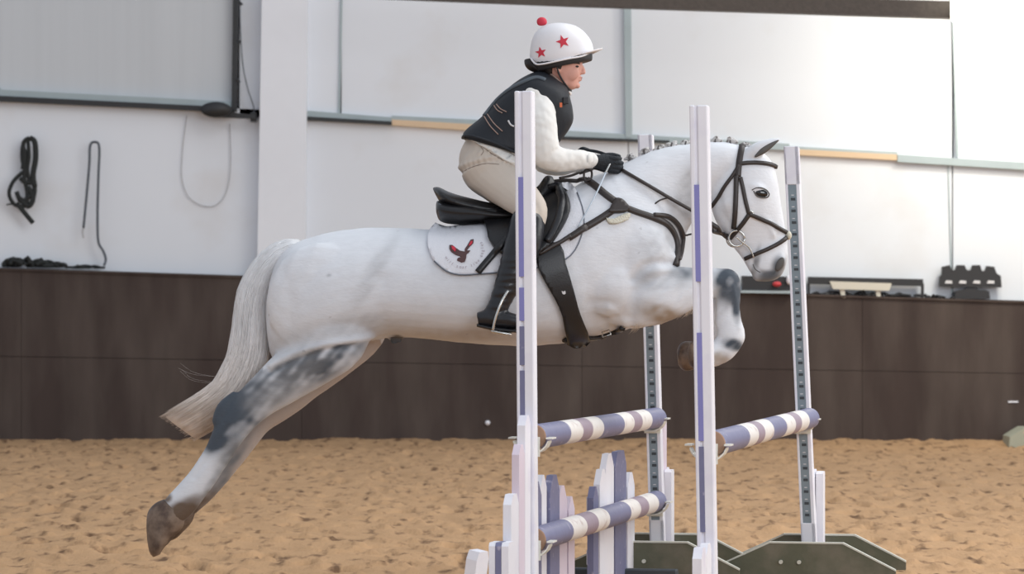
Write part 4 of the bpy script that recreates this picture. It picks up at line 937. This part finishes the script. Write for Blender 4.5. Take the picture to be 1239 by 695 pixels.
# vest
vest = obj('vest', loft([(560, 168, 638, 192, .156), (559.5, 163, 650, 192, .162), (566, 155, 662, 188, .158), (583, 141, 682, 166, .158), (597, 124, 693, 148, .160), (612, 109, 693, 132, .160), (629, 96, 690, 119, .150), (645, 88, 688, 109, .105), (655, 86, 685, 104, .062)], n=36, sub=4, sq=.85), M_vest, rid)
VV = bvh_of(vest)
obj('shoulder_panel', strap(VV, [(586, 140), (600, 122), (614, 110), (630, 101), (648, 94), (660, 97)], 6, .002, .004, mir=True), M_vestg, rid)
for a, b in (((598, 128), (608, 137)), ((601, 126.5), (613, 135.5)), ((586, 141), (603, 163)), ((590, 138.5), (608, 159)),):
    obj('piping', strap(VV, [a, ((a[0]+b[0])/2-1, (a[1]+b[1])/2+1), b], 1.2, .002, .002, mir=True), M_line, rid)
obj('vest_hem', tube([HP(560, 168, -.06), HP(563, 166, -.12), HP(575, 168, -.158), HP(597, 175, -.164), HP(618, 184, -.164), HP(638, 193, -.150)], .006), M_vest, rid)
obj('side_lace', join(strap(VV, [(615, 146), (618, 151), (622, 153)], 2, .002, .003)), M_num, rid)
obj('front_buckle', xf(box(-.012, .012, -.01, .01, -.014, .014, .003), Matrix.Translation(HP(684, 124, -.12))), M_blk, rid, smooth=False)
obj('orange_tag', xf(box(-.005, .005, -.004, .004, -.009, .009), Matrix.Translation(HP(678, 130, -.165))), mat('orange_tag', (.7, .16, .06), .5), rid, smooth=False)
# breeches
P_ = [loft([(570, 160, 632, 196, .128), (562, 172, 628, 206, .145), (556, 187, 640, 216, .160), (556, 205, 640, 232, .165), (566, 226, 632, 246, .150), (585, 240, 620, 250, .11)], n=28, sub=4)]
for s in (-1, 1):
    P_.append(chain([(592, 204, 34, .085, s*.075), (606, 219, 29, .085, s*.115), (621, 233, 25, .078, s*.175), (636, 247, 21, .068, s*.235), (645, 259, 17, .060, s*.280), (641, 272, 17, .056, s*.300), (634, 288, 16, .052, s*.315)], n=22))
br_ = remesh('breeches', join(*P_), M_breech, rid, voxel=.005, smooth=5)
lo_ = wloc(br_); nn = [v.normal.copy() for v in br_.data.vertices]
def fold(x, y, pts_, wd):
    return min(math.hypot(x-a, y-b) for a, b in pts_)/wd
FD = [([tuple(q) for q in catmull(g, 4)], w_, a) for g, w_, a in (([(556, 203), (575, 197), (600, 192), (620, 196)], 3, .007), ([(557, 211), (572, 202), (600, 196), (622, 203)], 2.5, -.006), ([(575, 171), (585, 180), (580, 188)], 2.2, .005), ([(582, 178), (600, 190), (618, 197)], 2.5, -.007), ([(640, 240), (650, 255), (652, 268)], 3, -.004))]
for i, v in enumerate(br_.data.vertices):
    p = v.co+lo_; x = p.x*300+CX; y = HY-(p.z-H)*300; v.co += nn[i]*.002*noise.noise(p*14)
    if y < 275:
        for g, w_, a in FD:
            d = fold(x, y, g, w_)
            if d < 2.2: v.co += nn[i]*a*math.exp(-d*d)
RV = bvh_of(br_)
obj('seam', strap(RV, [(575, 172), (585, 178), (595, 186), (607, 193), (619, 197)], 1.3, 0, .0015), M_crease, rid)
obj('seam', strap(RV, [(582, 178), (585, 183), (582, 188)], 1.0, 0, .0012), M_crease, rid)
obj('seam', strap(RV, [(560, 208), (572, 202), (588, 198), (604, 199)], 1.0, 0, .001), M_crease, rid)
obj('shirt_tail', patch(RV, [(561, 168), (569, 161), (595, 164), (622, 182), (642, 196), (642, 208), (619, 199), (598, 188), (577, 173)], .006, .008, 3, mir=True, smooth_poly=2), M_shirt, rid)
# boots
for s in (-1, 1):
    bt = remesh('boot', join(chain([(638, 272, 21, .062, s*.30), (634, 292, 22, .062, s*.315), (626, 318, 20, .060, s*.325), (616, 342, 16.5, .050, s*.332), (606, 364, 13, .040, s*.338), (599, 380, 12.5, .038, s*.342)], n=22),
        loft([(578, 378, 580, 394, .030, s*.342), (590, 374, 593, 396, .036, s*.342), (608, 374, 608, 397, .038, s*.345), (625, 380, 625, 398, .040, s*.348), (640, 386, 639, 399, .036, s*.35), (647, 391, 646, 398, .018, s*.352)], n=20)), M_boot, rid, voxel=.005, smooth=4)
    lo_ = wloc(bt); nn = [v.normal.copy() for v in bt.data.vertices]
    for i, v in enumerate(bt.data.vertices):
        p = v.co+lo_; y = HY-(p.z-H)*300
        if 300 < y < 385: v.co += nn[i]*.0035*noise.noise(Vector((p.x*10, p.y*8, p.z*55)))
    obj('sole', loft([(578, 391, 578, 395, .030, s*.342), (600, 395, 600, 400, .036, s*.344), (625, 398, 625, 402, .038, s*.348), (646, 398.5, 646, 402, .02, s*.352)], n=16), M_blk, bt)
    # gloves: palm, four curled fingers and a thumb, closed on the rein
    G = [chain([(713, 196, 8, .024, s*.118), (722, 196.5, 8, .022, s*.110), (732, 198, 9.5, .020, s*.102), (741, 200, 9.5, .018, s*.098)], n=16)]
    for k, (yy, ln) in enumerate(((193, 0), (198.2, 2.0), (203.4, 1.6), (208, -1))):
        G.append(chain([(737, yy, 3.3, .011, s*.106), (746+ln, yy+.6, 3.2, .0108, s*.104), (750+ln, yy+1.2, 3.0, .0105, s*.090), (747+ln, yy+1.6, 2.9, .010, s*.072), (739+ln, yy+1.8, 2.7, .009, s*.066)], n=12))
    G.append(chain([(724, 193, 3.8, .012, s*.098), (733, 189.5, 3.4, .011, s*.084), (741, 189, 3.2, .010, s*.078), (748, 190.5, 2.8, .009, s*.078)], n=12))
    gl = remesh('glove', join(*G), M_glove, rid, voxel=.0026, smooth=1)
    obj('cuff_strap', chain([(716, 195.8, 8.6, .026, s*.116), (719.5, 196, 8.6, .025, s*.113)], n=16, sub=2, round_ends=False), M_blk, gl)
# watch strap bits on the far wrist
obj('wrist_band', join(tube([HP(700, 183, -.02), HP(705, 180, -.03), HP(712, 182, -.02)], .007), tube([HP(710, 182, -.02), HP(722, 184, -.03), HP(733, 188, -.06)], .007)), M_glove, rid)
# stirrup
for s in (-1,):
    st_ = empty('stirrup', HP(608, 400, s*.345), 'steel stirrup iron round the black riding boot', 'stirrup')
    d_ = .050
    obj('iron', tube([HP(597, 399, s*(.345+d_)), HP(600, 385, s*(.345+d_+.004)), HP(607, 366, s*(.345+d_)), HP(615, 352, s*(.345+.028)), HP(619, 347, s*.345), HP(617, 352, s*(.345-.028)), HP(613, 366, s*(.345-d_)), HP(606, 385, s*(.345-d_)), HP(603, 399, s*(.345-d_))], .0055, n=8), M_silver, st_)
    obj('tread', loft([(595, 397.5, 595, 402, .045, s*.345), (606, 400, 606, 404, .052, s*.345), (619, 402, 619, 406, .045, s*.345)], n=12, sub=2, sq=.6), M_silver, st_)
    obj('stirrup_leather', tube([HP(619, 347, s*.35), HP(626, 315, s*.372), HP(630, 290, s*.365), HP(622, 268, s*.27)], .006), M_black, st_)
o = obj('whip', tube([HP(732, 210, -.125), HP(722, 232, -.19), HP(710, 255, -.235), HP(698, 277, -.262)], .0035), mat('pale_blue_whip', (.52, .60, .68), .4)); tag(o, 'thin pale blue whip pointing down from the gloved hand', 'whip')
obj('grip', tube([HP(738, 198, -.112), HP(735, 204, -.118), HP(732, 210, -.125)], .005), M_silver, o)
